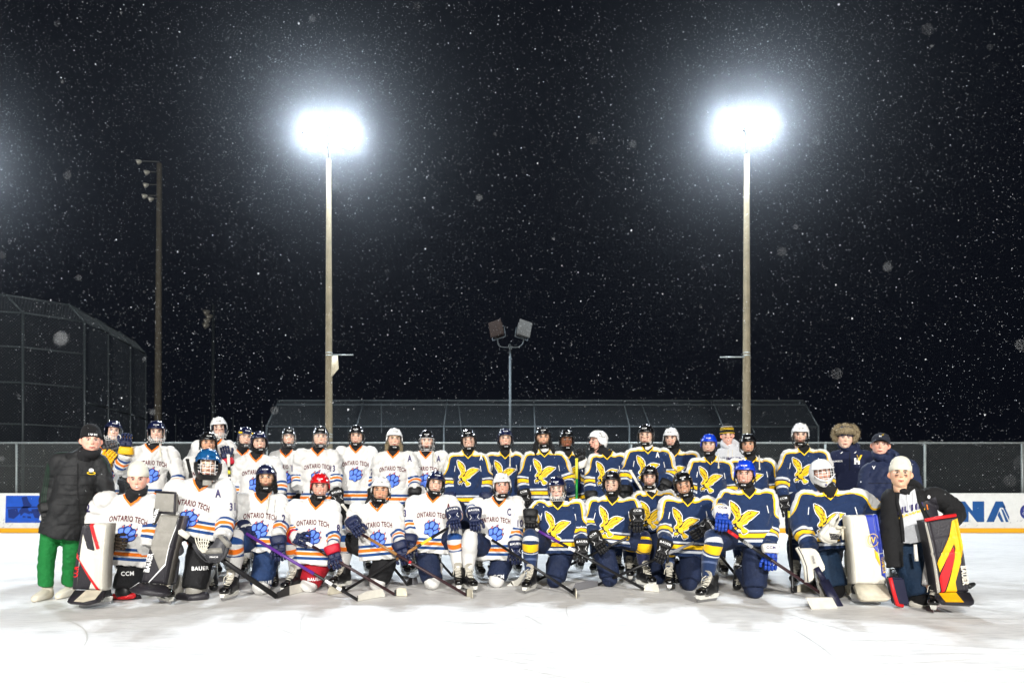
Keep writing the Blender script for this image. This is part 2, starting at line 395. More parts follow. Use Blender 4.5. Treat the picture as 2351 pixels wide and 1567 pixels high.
# ------------------------------------------------------------------ ice, ground, boards, fences
def ice_mat():
    m = mat('ice', (.8, .8, .8, 1), .5, spec=.35); nt = m.node_tree; b = nt.nodes['Principled BSDF']
    tc = nt.nodes.new('ShaderNodeTexCoord')
    def noise_(scale, st, det=6, rough=.6):
        mp = nt.nodes.new('ShaderNodeMapping'); mp.inputs['Scale'].default_value = st; nt.links.new(tc.outputs['Object'], mp.inputs[0])
        n = nt.nodes.new('ShaderNodeTexNoise'); n.inputs['Scale'].default_value = scale; n.inputs['Detail'].default_value = det; n.inputs['Roughness'].default_value = rough
        nt.links.new(mp.outputs[0], n.inputs['Vector']); return n.outputs['Fac']
    def rng(s, a, b_, c, d):
        r = nt.nodes.new('ShaderNodeMapRange'); r.inputs['From Min'].default_value = a; r.inputs['From Max'].default_value = b_; r.inputs['To Min'].default_value = c; r.inputs['To Max'].default_value = d
        nt.links.new(s, r.inputs['Value']); return r.outputs['Result']
    def mul(a, c):
        q = nt.nodes.new('ShaderNodeMath'); q.operation = 'MULTIPLY'; nt.links.new(a, q.inputs[0]); nt.links.new(c, q.inputs[1]); return q.outputs[0]
    n1 = rng(noise_(1.1, (.7, 1.4, 1)), .38, .56, .92, 1.0); n2 = rng(noise_(6, (.5, 2.6, 1), 9, .75), .36, .52, .82, 1.0); n3 = rng(noise_(30, (.2, 3, 1), 4), .52, .64, 1.0, .72)
    f = mul(mul(n1, n2), n3)
    col = nt.nodes.new('ShaderNodeVectorMath'); col.operation = 'SCALE'; col.inputs[0].default_value = (.85, .84, .82); nt.links.new(f, col.inputs['Scale'])
    nt.links.new(col.outputs['Vector'], b.inputs['Base Color'])
    nt.links.new(rng(f, .6, 1, .28, .6), b.inputs['Roughness'])
    bp = nt.nodes.new('ShaderNodeBump'); bp.inputs['Strength'].default_value = .35; bp.inputs['Distance'].default_value = .012
    nt.links.new(noise_(18, (1, 2, 1), 8, .7), bp.inputs['Height']); nt.links.new(bp.outputs['Normal'], b.inputs['Normal'])
    return m
MT['ice'] = ice_mat()
M_('snow_ground', C(90, 92, 96), .9, noise_amt=.4, noise_scale=.6)
g = MB(); g.add([(-80, -40, -.06), (80, -40, -.06), (80, 88, -.06), (-80, 88, -.06)], [(0, 1, 2, 3)]); tag(g.build('ground', ['snow_ground']), kind='structure')
g = MB(); n_ = 60; g.add([(-27 + 54 * i / n_, -12 + 31.05 * j / 40, 0) for j in range(41) for i in range(n_ + 1)], [(j * (n_ + 1) + i, j * (n_ + 1) + i + 1, (j + 1) * (n_ + 1) + i + 1, (j + 1) * (n_ + 1) + i) for j in range(40) for i in range(n_)])
tag(g.build('ice', ['ice']), 'scraped white rink ice with grey scratches', None, kind='structure')
# skate cuts in the ice: shallow dark scratches
M_('scratch', C(196, 193, 187), .4)
sm = MB(); rs = random.Random(21)
for i in range(300):
    x, y = rs.uniform(-9, 9), 4.2 + 8 * rs.random(); a = rs.gauss(0, .35) + (math.pi / 2 if rs.random() < .12 else 0); cv = rs.gauss(0, .25); L = rs.uniform(.15, 1.6); wd = rs.uniform(.002, .006); n = 8; vs = []
    for j in range(n + 1):
        t = j / n; w_ = wd * math.sin(math.pi * min(1, .08 + t * .9)) ; nx, ny = -math.sin(a), math.cos(a); vs += [(x - nx * w_, y - ny * w_, .004), (x + nx * w_, y + ny * w_, .004)]
        x += math.cos(a) * L / n; y += math.sin(a) * L / n; a += cv / n
    sm.add(vs, [(2 * j, 2 * j + 2, 2 * j + 3, 2 * j + 1) for j in range(n)])
tag(sm.build('ice_scratches', ['scratch'], None, smooth=False), kind='structure')
M_('board_white', C(228, 228, 224), .4, noise_amt=.06, noise_scale=6); M_('board_yellow', C(246, 184, 36), .45); M_('ad_blue', C(28, 84, 190), .45, noise_amt=.2, noise_scale=3)
M_('ad_ink', C(16, 42, 110), .5); M_('letter_blue', C(20, 78, 140), .5); M_('badge_blue', C(40, 52, 130), .5)
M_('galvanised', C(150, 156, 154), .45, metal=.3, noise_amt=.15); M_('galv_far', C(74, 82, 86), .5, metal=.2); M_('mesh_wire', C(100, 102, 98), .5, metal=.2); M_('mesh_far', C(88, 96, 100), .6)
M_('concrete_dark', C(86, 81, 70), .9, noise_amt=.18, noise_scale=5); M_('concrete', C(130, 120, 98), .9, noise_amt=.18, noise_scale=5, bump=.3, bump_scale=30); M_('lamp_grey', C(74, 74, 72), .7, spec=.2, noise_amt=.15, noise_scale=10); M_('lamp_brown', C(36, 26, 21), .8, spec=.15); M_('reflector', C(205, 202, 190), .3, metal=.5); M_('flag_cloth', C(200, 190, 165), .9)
YB = 19.0
bd = empty('rink_boards', (0, YB, 0)); tag(bd, 'white rink boards with yellow kick plate and printed advertising behind the players', 'rink boards')
b = MB(); xs = np.arange(-25, 25.1, 2.44)
for x0, x1 in zip(xs[:-1], xs[1:]): rbox(b, (x1 - x0 - .012, .06, .925), Matrix.Translation(((x0 + x1) / 2, YB + .03, .125 + .4625)), .006)
box(b, (-25, YB + .02, .13), (25, YB + .055, 1.04)); b.build('board_panel', ['board_white'], bd, smooth=False)
b = MB(); rbox(b, (50, .075, .125), Matrix.Translation((0, YB + .025, .0635)), .006); b.build('kick_plate', ['board_yellow'], bd, smooth=False)
b = MB(); rbox(b, (50, .09, .03), Matrix.Translation((0, YB + .03, 1.066)), .01); b.build('cap_rail', ['board_white'], bd, smooth=False)
fx = lambda u, Y=YB: (u - CX) / F * Y
fz = lambda v, Y=YB: CH - (v - HZ) / F * Y
def flat(mb, shape, x, z, y, m=0, t=0):
    v, tri = shape; mb.add([(x + a, y, z + b_) for a, b_ in v], tri, m)
def pxpoly(mb, pts, y, m=0): flat(mb, poly2d([(fx(u), fz(v)) for u, v in pts]), 0, 0, y, m)
b = MB(); yf = YB - .004
pxpoly(b, [(14, 1137), (104, 1137), (104, 1199), (12, 1199)], yf)
rnd = random.Random(5)
for q in [[(50, 1141), (62, 1138), (66, 1150), (74, 1160), (64, 1166), (70, 1180), (56, 1176), (48, 1184), (44, 1172), (54, 1160)], [(16, 1163), (104, 1161), (104, 1164), (16, 1166)], [(18, 1168), (40, 1166), (44, 1180), (32, 1190), (20, 1188)], [(72, 1168), (98, 1166), (98, 1190), (80, 1188)]]: pxpoly(b, q, yf - .003, 1)
for i in range(12):
    u, v = rnd.uniform(16, 92), rnd.uniform(1168, 1190); pxpoly(b, [(u, v), (u + rnd.uniform(3, 9), v), (u + rnd.uniform(3, 9), v + rnd.uniform(2, 6)), (u, v + 4)], yf - .005, 1)
pxpoly(b, [(92, 1184), (96, 1178), (98, 1186), (102, 1190), (96, 1196), (90, 1192)], yf - .006, 2)
b.build('poster', ['ad_blue', 'ad_ink', 'board_white'], bd, smooth=False)
b = MB(); q7 = lambda pts: [K(7, *p) for p in pts]
for pts in [[(780, 690), (800, 690), (832, 690), (886, 760), (886, 690), (970, 690), (970, 838), (918, 838), (858, 762), (858, 838), (800, 838), (780, 838)], [(985, 838), (1052, 690), (1104, 690), (1126, 735), (1084, 735), (1062, 790), (1040, 838)], [(1090, 742), (1108, 752), (1146, 838), (1126, 838)], [(1066, 790), (1078, 758), (1112, 838), (1092, 838)], [(1110, 712), (1150, 800), (1150, 826), (1106, 738)]]: pxpoly(b, q7(pts), yf)
b.build('board_lettering', ['letter_blue'], bd, smooth=False)
b = MB(); cx_, cz_ = fx(1950 + 1275 / 3.135), fz(930 + 765 / 3.135)
flat(b, poly2d([(math.cos(a) * .18, math.sin(a) * .20) for a in np.linspace(0, 2 * math.pi, 33)[:-1]]), cx_, cz_, yf); flat(b, sc2(text2d('JO', .01), .06, .075), cx_ - .05, cz_ + .06, yf - .003, 1); flat(b, sc2(text2d('CA', .01), .06, .075), cx_ - .05, cz_ - .05, yf - .003, 1)
b.build('round_badge', ['badge_blue', 'board_white'], bd, smooth=False)
b = MB(); rs = random.Random(8)
for i in range(150):      # puck scuffs
    x = rs.choice((rs.uniform(10.5, 14.2), rs.uniform(-14.2, -12.5), rs.uniform(-12, 12))); z = rs.uniform(.14, .45); l = rs.uniform(.01, .07); a = rs.uniform(.3, 1.1); th = rs.uniform(.002, .006)
    b.add([(x, yf - .001, z), (x + l * math.cos(a), yf - .001, z + l * math.sin(a)), (x + l * math.cos(a) + th, yf - .001, z + l * math.sin(a) - th), (x + th, yf - .001, z - th)], [(0, 3, 2, 1)])
b.build('scuff_marks', ['vent_grey'], bd, smooth=False)

def diag(mb, x0, x1, z0, z1, at, step, w, m=0):       # chain-link: two sets of diagonal wires clipped to a rectangle; at(x, z) -> point
    H_ = z1 - z0
    for sg in (1, -1):
        c = x0 - H_ if sg > 0 else x0
        end = x1 if sg > 0 else x1 + H_
        while c < end:
            pa, pb = (c, z0), (c + sg * H_, z1)
            t0, t1 = 0.0, 1.0
            for lim, hi in ((x0, False), (x1, True)):
                d = pb[0] - pa[0]; t = (lim - pa[0]) / d
                if (d > 0) != hi: t0 = max(t0, t)
                else: t1 = min(t1, t)
            if t1 > t0:
                A = at(pa[0] + (pb[0] - pa[0]) * t0, z0 + H_ * t0); B = at(pa[0] + (pb[0] - pa[0]) * t1, z0 + H_ * t1)
                d = (B - A).normalized(); u = d.cross(V3((0, 1, .01))).normalized() * w; q = V3((0, w, 0))
                mb.add([A - u, A + u * .5 + q, A + u * .5 - q, B - u, B + u * .5 + q, B + u * .5 - q], [(0, 1, 4, 3), (1, 2, 5, 4), (2, 0, 3, 5)], m)
            c += step
def pipe(name, a, b_, r, mt, par, seg=8):
    mb = MB(); tube(mb, [a, b_], r, seg); return mb.build(name, [mt], par)
fe = empty('chain_link_fence', (0, YB + .1, 1.05)); tag(fe, 'low galvanised chain-link fence standing on top of the white boards', 'fence')
zt = fz(1015.5); yf2 = YB + .1
m_ = MB(); diag(m_, -25, 25, 1.06, zt + .02, lambda x, z: V3((x, yf2 + .02, z)), .076, .0028); m_.build('wire_mesh', ['mesh_wire'], fe, smooth=False)
pipe('top_rail', (-25, yf2, zt), (25, yf2, zt), .026, 'galvanised', fe)
for u in (36, 240, 470, 612, 820, 1019, 1245, 1450, 1657, 1896, 2125, 2349): pipe('post', (fx(u, yf2), yf2 + .03, .9), (fx(u, yf2), yf2 + .03, zt + .03), .034 if u > 1800 else .026, 'galvanised', fe)
m_ = MB(); rs = random.Random(2)
tube(m_, [(fx(2105 + i * 9, yf2), yf2 - .02 + rs.uniform(-.02, .02), zt + [.0, .06, .03, .08, .02, -.05, .01][i]) for i in range(7)], .005, 5); tube(m_, [(fx(2122, yf2), yf2 - .03, zt), (fx(2140, yf2), yf2 - .03, zt - .22), (fx(2170, yf2), yf2 - .03, zt - .03)], .004, 5)
tag(m_.build('loose_wire', ['mesh_wire']), 'tangle of loose wire snagged on the fence rail right of the capped coach', 'wire')

# ball-field backstop behind the rink
YK = 24.0; X0, X1 = fx(612, YK), fx(1879, YK); zf = fz(979, YK); bk_ = empty('batting_backstop', ((X0 + X1) / 2, YK, 0)); tag(bk_, 'wide mesh ball-field backstop with leaning roof between the two lit poles', 'backstop')
rise, back = fz(919, YK + 1.25) - zf, 1.25
at_ = lambda x, z: V3((x, YK, z)) if z <= zf else V3((x, YK + back * (z - zf) / rise, z))
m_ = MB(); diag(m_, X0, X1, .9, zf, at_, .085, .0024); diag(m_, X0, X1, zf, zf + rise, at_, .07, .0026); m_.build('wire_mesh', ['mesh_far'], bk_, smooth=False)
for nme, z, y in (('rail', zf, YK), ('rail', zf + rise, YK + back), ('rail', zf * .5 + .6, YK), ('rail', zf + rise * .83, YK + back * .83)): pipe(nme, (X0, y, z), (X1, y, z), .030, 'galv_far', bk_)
for u in (612, 818, 1019, 1228, 1445, 1660, 1879):
    x = fx(u, YK); pipe('post', (x, YK, 0), (x, YK, zf + .05), .034, 'galv_far', bk_); pipe('rafter', (x, YK, zf), (x, YK + back, zf + rise), .026, 'galv_far', bk_)
for u in (875, 1060, 1500, 1735): pipe('brace', (fx(u, YK), YK + .1, zf - .2), (fx(u - 14, YK), YK + back * .9, zf + rise * .9), .02, 'galv_far', bk_)
# tall corner backstop on the left
tb = empty('tall_backstop', (-18.4, 30, 0)); tag(tb, 'tall dark chain-link backstop with overhanging top at the far left', 'backstop')
cr = [V3((-29.6, 25.6, 0)), V3((-24.0, 27.6, 0)), V3((-20.0, 28.5, 0)), V3((-18.4, 30, 0)), V3((-18.65, 32.2, 0)), V3((-19.05, 34.8, 0)), V3((-19.4, 36.9, 0))]
zt2 = 8.45
def seg_at(a, b_, zlo, zhi, lean):
    L = (b_ - a).length
    return L, (lambda x, z: a.lerp(b_, x / L) + V3((0, 0, z)) + lean * max(0, (z - zt2) / .65))
m_ = MB()
for i, (a, b_) in enumerate(zip(cr[:-1], cr[1:])):
    ln = V3((-.5, -.25, 0))
    L, f_ = seg_at(a, b_, 0, zt2, ln); diag(m_, 0, L, .5, zt2, f_, .13, .0034); diag(m_, 0, L, zt2, zt2 + .65, f_, .11, .004)
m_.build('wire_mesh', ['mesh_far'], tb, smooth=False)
for i, a in enumerate(cr):
    ln = V3((-.5, -.25, .65))
    pipe('post', a, a + V3((0, 0, zt2)), .05 if i < 4 else .04, 'galv_far', tb); pipe('overhang_arm', a + V3((0, 0, zt2)), a + V3((0, 0, zt2)) + ln, .04, 'galv_far', tb)
for i, (a, b_) in enumerate(zip(cr[:-1], cr[1:])):
    for z in ((2.2, 3.9, 5.6, 7.05) if i < 3 else (5.0,)): pipe('rail', a + V3((0, 0, z)), b_ + V3((0, 0, z)), .032, 'galv_far', tb)
    ln = V3((-.5, -.25, .65)); pipe('rail', a + V3((0, 0, zt2)) + ln, b_ + V3((0, 0, zt2)) + ln, .04, 'galv_far', tb); pipe('rail', a + V3((0, 0, zt2)), b_ + V3((0, 0, zt2)), .035, 'galv_far', tb)
# far low fence posts
ff = empty('far_fence', (-20, 46, 0)); tag(ff, 'faint distant fence of thin posts beyond the dark pole', 'fence')
for i in range(9): pipe('post', (-26 + i * 1.9, 46, 0), (-26 + i * 1.9, 46, 6.4 - .05 * i), .035, 'galv_far', ff, 6)

# ------------------------------------------------------------------ light poles
LAMP_ON = emit('lamp_lens', (.93, .96, 1, 1), 60)
LITS = []
def lit_pole(x, y, ztop, aim, label, r0=.125, r1=.072, energy=1.0, tint=(.80, .90, 1)):
    t = empty('floodlight_pole', (x, y, 0)); tag(t, label, 'light pole')
    mb = MB(); loft(mb, [(V3((x, y, z)), V3((1, 0, 0)), V3((0, 1, 0)), r0 + (r1 - r0) * z / ztop, r0 + (r1 - r0) * z / ztop) for z in np.linspace(0, ztop, 24)], 16, 2); mb.build('pole', ['concrete'], t)
    for z in (2.75, 2.83, 5.2, 5.28):
        mb = MB(); rr = r0 + (r1 - r0) * z / ztop + .004; loft(mb, [(V3((x, y, z + d)), V3((1, 0, 0)), V3((0, 1, 0)), rr, rr) for d in (0, .03)], 16, 2); mb.build('strap', ['galvanised'], t)
    d = V3((aim[0] - x, aim[1] - y, 0)).normalized(); s = V3((-1, 0, 0)) if y > 0 else V3((-d.y, d.x, 0))
    for z in (.50, .82):
        mb = MB(); bar(mb, V3((x, y, ztop + z)) - s * .8, V3((x, y, ztop + z)) + s * .8, .06, .06); mb.build('crossarm', ['lamp_grey'], t, smooth=False)
    mb = MB(); tube(mb, [(x, y, ztop - .05), (x, y, ztop + 1.0)], .05, 10); mb.build('pole_top', ['lamp_grey'], t)
    for z in (.50, .86):
        for q in (-.58, -.24, .24, .58):
            c = V3((x, y, ztop + z)) + s * q + d * .12; f = (V3((aim[0], aim[1], 0)) + s * q * 4 - c).normalized()
            h = MB(); a1 = f.cross(V3((0, 0, 1))).normalized(); a2 = a1.cross(f)
            loft(h, [(c + f * o, a1, a2, r, r) for o, r in ((-.18, .05), (-.13, .09), (-.02, .14), (.06, .165), (.065, .16))], 24, 2.8, 0, cap=False)
            ho = h.build('floodlight', ['lamp_grey'], t)
            l_ = MB(); l_.add([c + f * .055 + a1 * .158 * math.copysign(abs(math.cos(a)) ** .72, math.cos(a)) + a2 * .158 * math.copysign(abs(math.sin(a)) ** .72, math.sin(a)) for a in np.linspace(0, 2 * math.pi, 25)[:-1]], [tuple(range(24))]); l_.build('lens', [LAMP_ON], ho)
    for q in (-.48, .48):
        lt = bpy.data.lights.new('lamp', 'SPOT'); lt.energy = 3800 * energy; lt.spot_size = math.radians(150); lt.spot_blend = .35; lt.shadow_soft_size = .22; lt.color = tint
        o = bpy.data.objects.new('lamp', lt); COL.objects.link(o); p = V3((x, y, ztop + .66)) + s * q + d * .35; o.location = p
        o.rotation_euler = (V3((aim[0], aim[1], 0)) - p).to_track_quat('-Z', 'Y').to_euler(); LITS.append(o)
    return t
HT = 11.1
lit_pole(fx(755, 21), 21, HT, (-1.5, 8), 'lit concrete floodlight pole with a torn white flag on its side bar', energy=1.0)
lit_pole(fx(1714, 21), 21, HT + .15, (2.0, 8), 'lit concrete floodlight pole with a bare side bar and no flag', r0=.135, r1=.078, energy=1.0)
lit_pole(-17.3, 21, HT - .6, (-3, 4), 'lit floodlight pole just past the left edge above the tall backstop', energy=.5)
for x in (-6.5, 7.0): lit_pole(x, -20, HT, (x * .12, 9), 'lit floodlight pole on the photographer side of the rink, %s' % ('west end' if x < 0 else 'east end'), energy=3.6, tint=(1, .97, .92))
for sgn, u, lab in ((1, 755, 'thin metal banner bar with the torn flag sticking out of the pole'), (-1, 1714, 'thin empty metal banner bar sticking out of the right pole')):
    mb = MB(); x = fx(u, 21); z = fz(816 if sgn > 0 else 821, 21); tube(mb, [(x + sgn * .1, 20.9, z), (x + sgn * (.76 if sgn > 0 else .83), 20.9, z)], .02, 8); tag(mb.build('banner_bar', ['galvanised']), lab, 'bar')
mb = MB(); fl = [(762, 817), (775, 816), (776, 830), (777, 846), (772, 852), (762, 864), (760, 862)]
vs = [V3((fx(u, 20.86), 20.86 + .03 * math.sin(v * .35), fz(v, 20.86))) for u, v in fl]; n = len(vs); tri = tessellate_polygon([[V3((p.x, p.z, 0)) for p in vs]])
mb.add(vs + [p + V3((0, .004, 0)) for p in vs], [t[::-1] for t in tri] + [tuple(i + n for i in t) for t in tri] + [(i, (i + 1) % n, n + (i + 1) % n, n + i) for i in range(n)])
tag(mb.build('torn_flag', ['flag_cloth']), 'torn cream flag hanging from the bar on the pole', 'flag')

def dark_pole(u, Y, vtop, r, heads, label, mt='concrete_dark', hr=.12):
    x = fx(u, Y); zt_ = fz(vtop, Y); t = empty('field_light_pole', (x, Y, 0)); tag(t, label, 'light pole')
    mb = MB(); tube(mb, [(x - .1, Y, 0), (x, Y, zt_)], [r * 1.25, r * .8], 12); mb.build('pole', [mt], t)
    for hu, hv in heads:
        c = V3((fx(hu, Y), Y - .3, fz(hv, Y))); h = MB(); d = V3((-.75, -.2, -.3)).normalized(); a1 = d.cross(V3((0, 0, 1))).normalized(); a2 = a1.cross(d)
        loft(h, [(c + d * o * hr * 2, a1, a2, q * hr, q * hr) for o, q in ((-.5, .25), (-.3, .6), (.2, 1), (.5, 1.05))], 14, 2, 0); h.build('floodlight', ['reflector'], t)
        pipe('arm', c - d * hr, (x, Y, c.z + .15), .03, 'lamp_grey', t, 6)
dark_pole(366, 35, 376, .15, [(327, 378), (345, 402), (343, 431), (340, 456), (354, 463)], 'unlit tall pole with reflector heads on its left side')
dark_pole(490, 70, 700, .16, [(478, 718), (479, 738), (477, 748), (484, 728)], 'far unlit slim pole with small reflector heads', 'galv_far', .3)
# twin floodlight mast
x, Y = fx(1171, 22.5), 22.5; t = empty('twin_floodlight_mast', (x, Y, 0)); tag(t, 'slim mast with two unlit box floodlights, one brown one pale', 'light pole')
zt_ = fz(790, Y); mb = MB(); tube(mb, [(x, Y, 0), (x, Y, zt_)], [.05, .036], 10); mb.build('mast', ['galv_far'], t)
mb = MB(); tube(mb, *smooth_path([(fx(1143, Y), Y, fz(776, Y)), (fx(1144, Y), Y, fz(790, Y)), (fx(1152, Y), Y, fz(796, Y)), (x, Y, fz(797, Y)), (fx(1190, Y), Y, fz(796, Y)), (fx(1200, Y), Y, fz(788, Y)), (fx(1202, Y), Y, fz(774, Y))], [.018] * 7, 4), 8); mb.build('yoke_arm', ['galv_far'], t)
for u, mt, sg in ((1143, 'lamp_brown', -1), (1200, 'lamp_grey', 1)):
    M4 = Matrix.Translation((fx(u, Y), Y, fz(758, Y))) @ Matrix.Rotation(sg * .25, 4, 'Y') @ Matrix.Rotation(sg * .35, 4, 'Z') @ Matrix.Rotation(-.25, 4, 'X')
    h = MB(); loft(h, [(M4 @ V3((0, y, 0)), (M4.to_3x3() @ V3((1, 0, 0))), (M4.to_3x3() @ V3((0, 0, 1))), a, b_) for y, a, b_ in ((-.16, .20, .25), (-.02, .205, .255), (.12, .15, .19), (.20, .10, .13))], 20, 5); ho = h.build('floodlight', [mt], t, smooth=False)
    l_ = MB(); rbox(l_, (.44, .03, .53), M4 @ Matrix.Translation((0, -.17, 0)), .012); l_.build('lens_frame', [mt], ho)
    br = MB(); tube(br, [M4 @ V3((-.225, 0, .02)), M4 @ V3((-.225, 0, -.29)), M4 @ V3((.225, 0, -.29)), M4 @ V3((.225, 0, .02))], .016, 6); br.build('bracket', ['galv_far'], ho)

# ------------------------------------------------------------------ haze and falling snow
hz = MB(); box(hz, (-85, -45, -1.1), (85, 92, 30)); hzo = hz.build('haze', [], None, smooth=False); tag(hzo, kind='stuff')
hm = bpy.data.materials.new('haze'); hm.use_nodes = True; nt = hm.node_tree; nt.nodes.clear()
pv = nt.nodes.new('ShaderNodeVolumePrincipled'); pv.inputs['Color'].default_value = (.86, .92, 1, 1); pv.inputs['Density'].default_value = HAZE; pv.inputs['Anisotropy'].default_value = .955
o = nt.nodes.new('ShaderNodeOutputMaterial'); nt.links.new(pv.outputs[0], o.inputs['Volume']); hzo.data.materials.append(hm)
M_('snowflake', (.9, .9, .9, 1), .8); nt = MT['snowflake'].node_tree; nt.nodes.clear()
d_ = nt.nodes.new('ShaderNodeBsdfDiffuse'); t_ = nt.nodes.new('ShaderNodeBsdfTranslucent'); x_ = nt.nodes.new('ShaderNodeMixShader'); o_ = nt.nodes.new('ShaderNodeOutputMaterial')
d_.inputs[0].default_value = t_.inputs[0].default_value = (.92, .94, .96, 1); nt.links.new(d_.outputs[0], x_.inputs[1]); nt.links.new(t_.outputs[0], x_.inputs[2]); nt.links.new(x_.outputs[0], o_.inputs[0])
sn = MB(); rs = random.Random(11)
tet = [V3((1, 1, 1)), V3((-1, -1, 1)), V3((-1, 1, -1)), V3((1, -1, -1))]
sv, sf = [], []
def flake(p, r):
    q = [rs.gauss(0, 1) for _ in range(4)]; L = math.sqrt(sum(a * a for a in q)) or 1
    from mathutils import Quaternion
    rot = Quaternion([a / L for a in q]); b0 = len(sv); fl = rs.uniform(.5, 1.3)
    sv.extend(p + rot @ V3((a.x * r * .6, a.y * r * .6 * fl, a.z * r * .45)) for a in tet); sf.extend([(b0, b0 + 1, b0 + 2), (b0, b0 + 3, b0 + 1), (b0, b0 + 2, b0 + 3), (b0 + 1, b0 + 3, b0 + 2)])
for i in range(SNOW):
    Y = 3.0 + 26 * rs.random() ** .62; u = rs.uniform(-60, 2410); v = rs.uniform(-60, 1180 if Y < 8 else 1120)
    p = P((u, v), Y)
    if p.z < .05: continue
    flake(p, (rs.uniform(.0014, .0036) if rs.random() < .93 else rs.uniform(.004, .0078)) * (.55 + Y / 13))
for x in (fx(755, 21), fx(1714, 21), -17.3):      # the squall lit around the lamp heads
    for i in range(int(SNOW * .3)):
        q = rs.random() ** .7; p = V3((x, 20, 11.75)) + V3((rs.gauss(0, 1), rs.gauss(-.4, .9), rs.gauss(-.12, .85))) * (.6 + 2.1 * q)
        if p.z > .2: flake(p, rs.uniform(.0022, .0055))
for i in range(50):
    Y = .5 + 1.9 * rs.random() ** 1.3; p = P((rs.uniform(0, 2351), rs.uniform(0, 1150)), Y); flake(p, rs.uniform(.0009, .0020))
sn.v = [tuple(p) for p in sv]; sn.f = sf; sn.m = [0] * len(sf)
tag(sn.build('falling_snow', ['snowflake'], None, smooth=False), kind='stuff')
# ------------------------------------------------------------------ heads
SKINS = {'fair': (240, 198, 174), 'pink': (240, 184, 162), 'tan': (224, 174, 142), 'brown': (146, 98, 70), 'olive': (228, 182, 150)}
def sst(a, b, x):
    t = np.clip((x - a) / (b - a), 0, 1); return t * t * (3 - 2 * t)
def head_mesh(tone='fair', brow=(60, 42, 30), smile=False, beard=None, paint=False, ears=False, width=1.0, nl=.185):
    n, m = 80, 60
    u = (np.arange(n) / n) * 2 - 1; az = math.pi * (.5 * u + .5 * u ** 3)
    el = np.linspace(-math.pi / 2, math.pi / 2, m)
    A, E = np.meshgrid(az, el)
    x = .074 * np.sin(A) * np.cos(E); y = -.096 * np.cos(A) * np.cos(E); z = .120 * np.sin(E)
    x = np.sign(x) * np.abs(x / .074) ** .9 * .074
    k = np.clip((-.01 - z) / .11, 0, 1); x = x * (1 - .22 * k ** 1.4) * width
    fr = y < 0
    y = np.where(fr, y * (1 + .04 * k), y * (1 - .4 * k))
    f = fr * np.cos(A) ** 2
    ax = np.abs(x)
    nose = np.exp(-(x / (.0085 + .006 * sst(.02, -.025, z))) ** 2) * np.where(z > -.026, sst(.026, -.024, z), np.exp(-((z + .026) / .007) ** 2))
    y = y - .024 * nose * fr
    y = y + f * .010 * np.exp(-((ax - .031) / .015) ** 2 - ((z - .011) / .010) ** 2)
    y = y - f * .006 * np.exp(-((z - .032) / .009) ** 2) * np.exp(-(x / .045) ** 2)
    y = y - f * .006 * np.exp(-((ax - .040) / .016) ** 2 - ((z + .018) / .016) ** 2)
    y = y - f * .007 * np.exp(-((z + .061) / .012) ** 2 - (x / .022) ** 2)
    y = y + f * .004 * np.exp(-((z + .061) / .002) ** 2 - (x / .024) ** 2)
    y = y + f * .004 * np.exp(-((z + .080) / .006) ** 2 - (x / .02) ** 2)
    y = y - f * .009 * np.exp(-((z + .100) / .013) ** 2 - (x / .02) ** 2)
    s = np.array([lin(c) for c in SKINS[tone]]); col = np.ones(x.shape + (4,)); col[..., :3] = s
    def paintc(mask, c, a=1.0):
        c = np.array([lin(q) for q in c]); w = (np.clip(mask, 0, 1) * a)[..., None]
        col[..., :3] = col[..., :3] * (1 - w) + c * w
    red = np.clip(s * np.array([1.0, .62, .55]), 0, 1)
    w = (f * (np.exp(-((ax - .042) / .018) ** 2 - ((z + .022) / .018) ** 2) * .7 + nose * .5))[..., None]
    col[..., :3] = col[..., :3] * (1 - w) + red * w
    ell = lambda cx, cz, rx, rz: fr * (((ax - cx) / rx) ** 2 + ((z - cz) / rz) ** 2 < 1)
    paintc(ell(.031, .013, .020, .0125), tuple(int(c * .60) for c in SKINS[tone]), .7)  # eye-socket shade painted into the skin colour
    paintc(ell(.031, .011, .0150, .0060), (205, 198, 192)); paintc(ell(.031, .011, .0085, .0068), (34, 24, 20))
    paintc(fr * (np.abs(ax - .032) < .018) * (np.abs(z - .0275 - .0035 * (1 - ((ax - .036) / .018) ** 2)) < .0052), brow, .92)
    paintc(fr * ((ax / .009) ** 2 + ((z + .034) / .004) ** 2 < 1) * (ax > .003), (90, 45, 35), .85)
    paintc(fr * (np.abs(x) < .024 - abs(0)) * (np.abs(z + .061 - 2.2 * x * x * (4 if smile else 0)) < .0085 * np.sqrt(np.clip(1 - (x / .024) ** 2, 0, 1))), (160, 74, 70), .9)
    if smile:
        paintc(fr * (np.abs(x) < .017) * (np.abs(z + .0605 - 8 * x * x) < .0036), (226, 218, 208))
    else:
        paintc(fr * (np.abs(x) < .022) * (np.abs(z + .061) < .0026), (80, 36, 34), .9)
    if beard:
        b = fr * (sst(-.040, -.055, z) * (1 - np.exp(-(x / .02) ** 2 - ((z + .061) / .009) ** 2)) + sst(.05, .062, ax) * sst(.01, -.02, z))
        paintc(b, beard, .8)
    if paint:
        paintc(ell(.034, -.014, .016, .008), (28, 24, 24), .85); paintc(ell(.036, -.024, .010, .010), (40, 32, 30), .5)
    hair = sst(.055, .062, z + np.where(fr, -.02 * np.cos(A), .10)) if ears else np.zeros(z.shape)
    paintc(hair, brow, .95)
    mb = MB(); vs = np.stack([x, y, z], -1).reshape(-1, 3); fs = []
    for j in range(m - 1):
        for i in range(n):
            q = (i + 1) % n; fs.append((j * n + i, j * n + q, (j + 1) * n + q, (j + 1) * n + i))
    mb.add(vs, fs); cols = list(col.reshape(-1, 4))
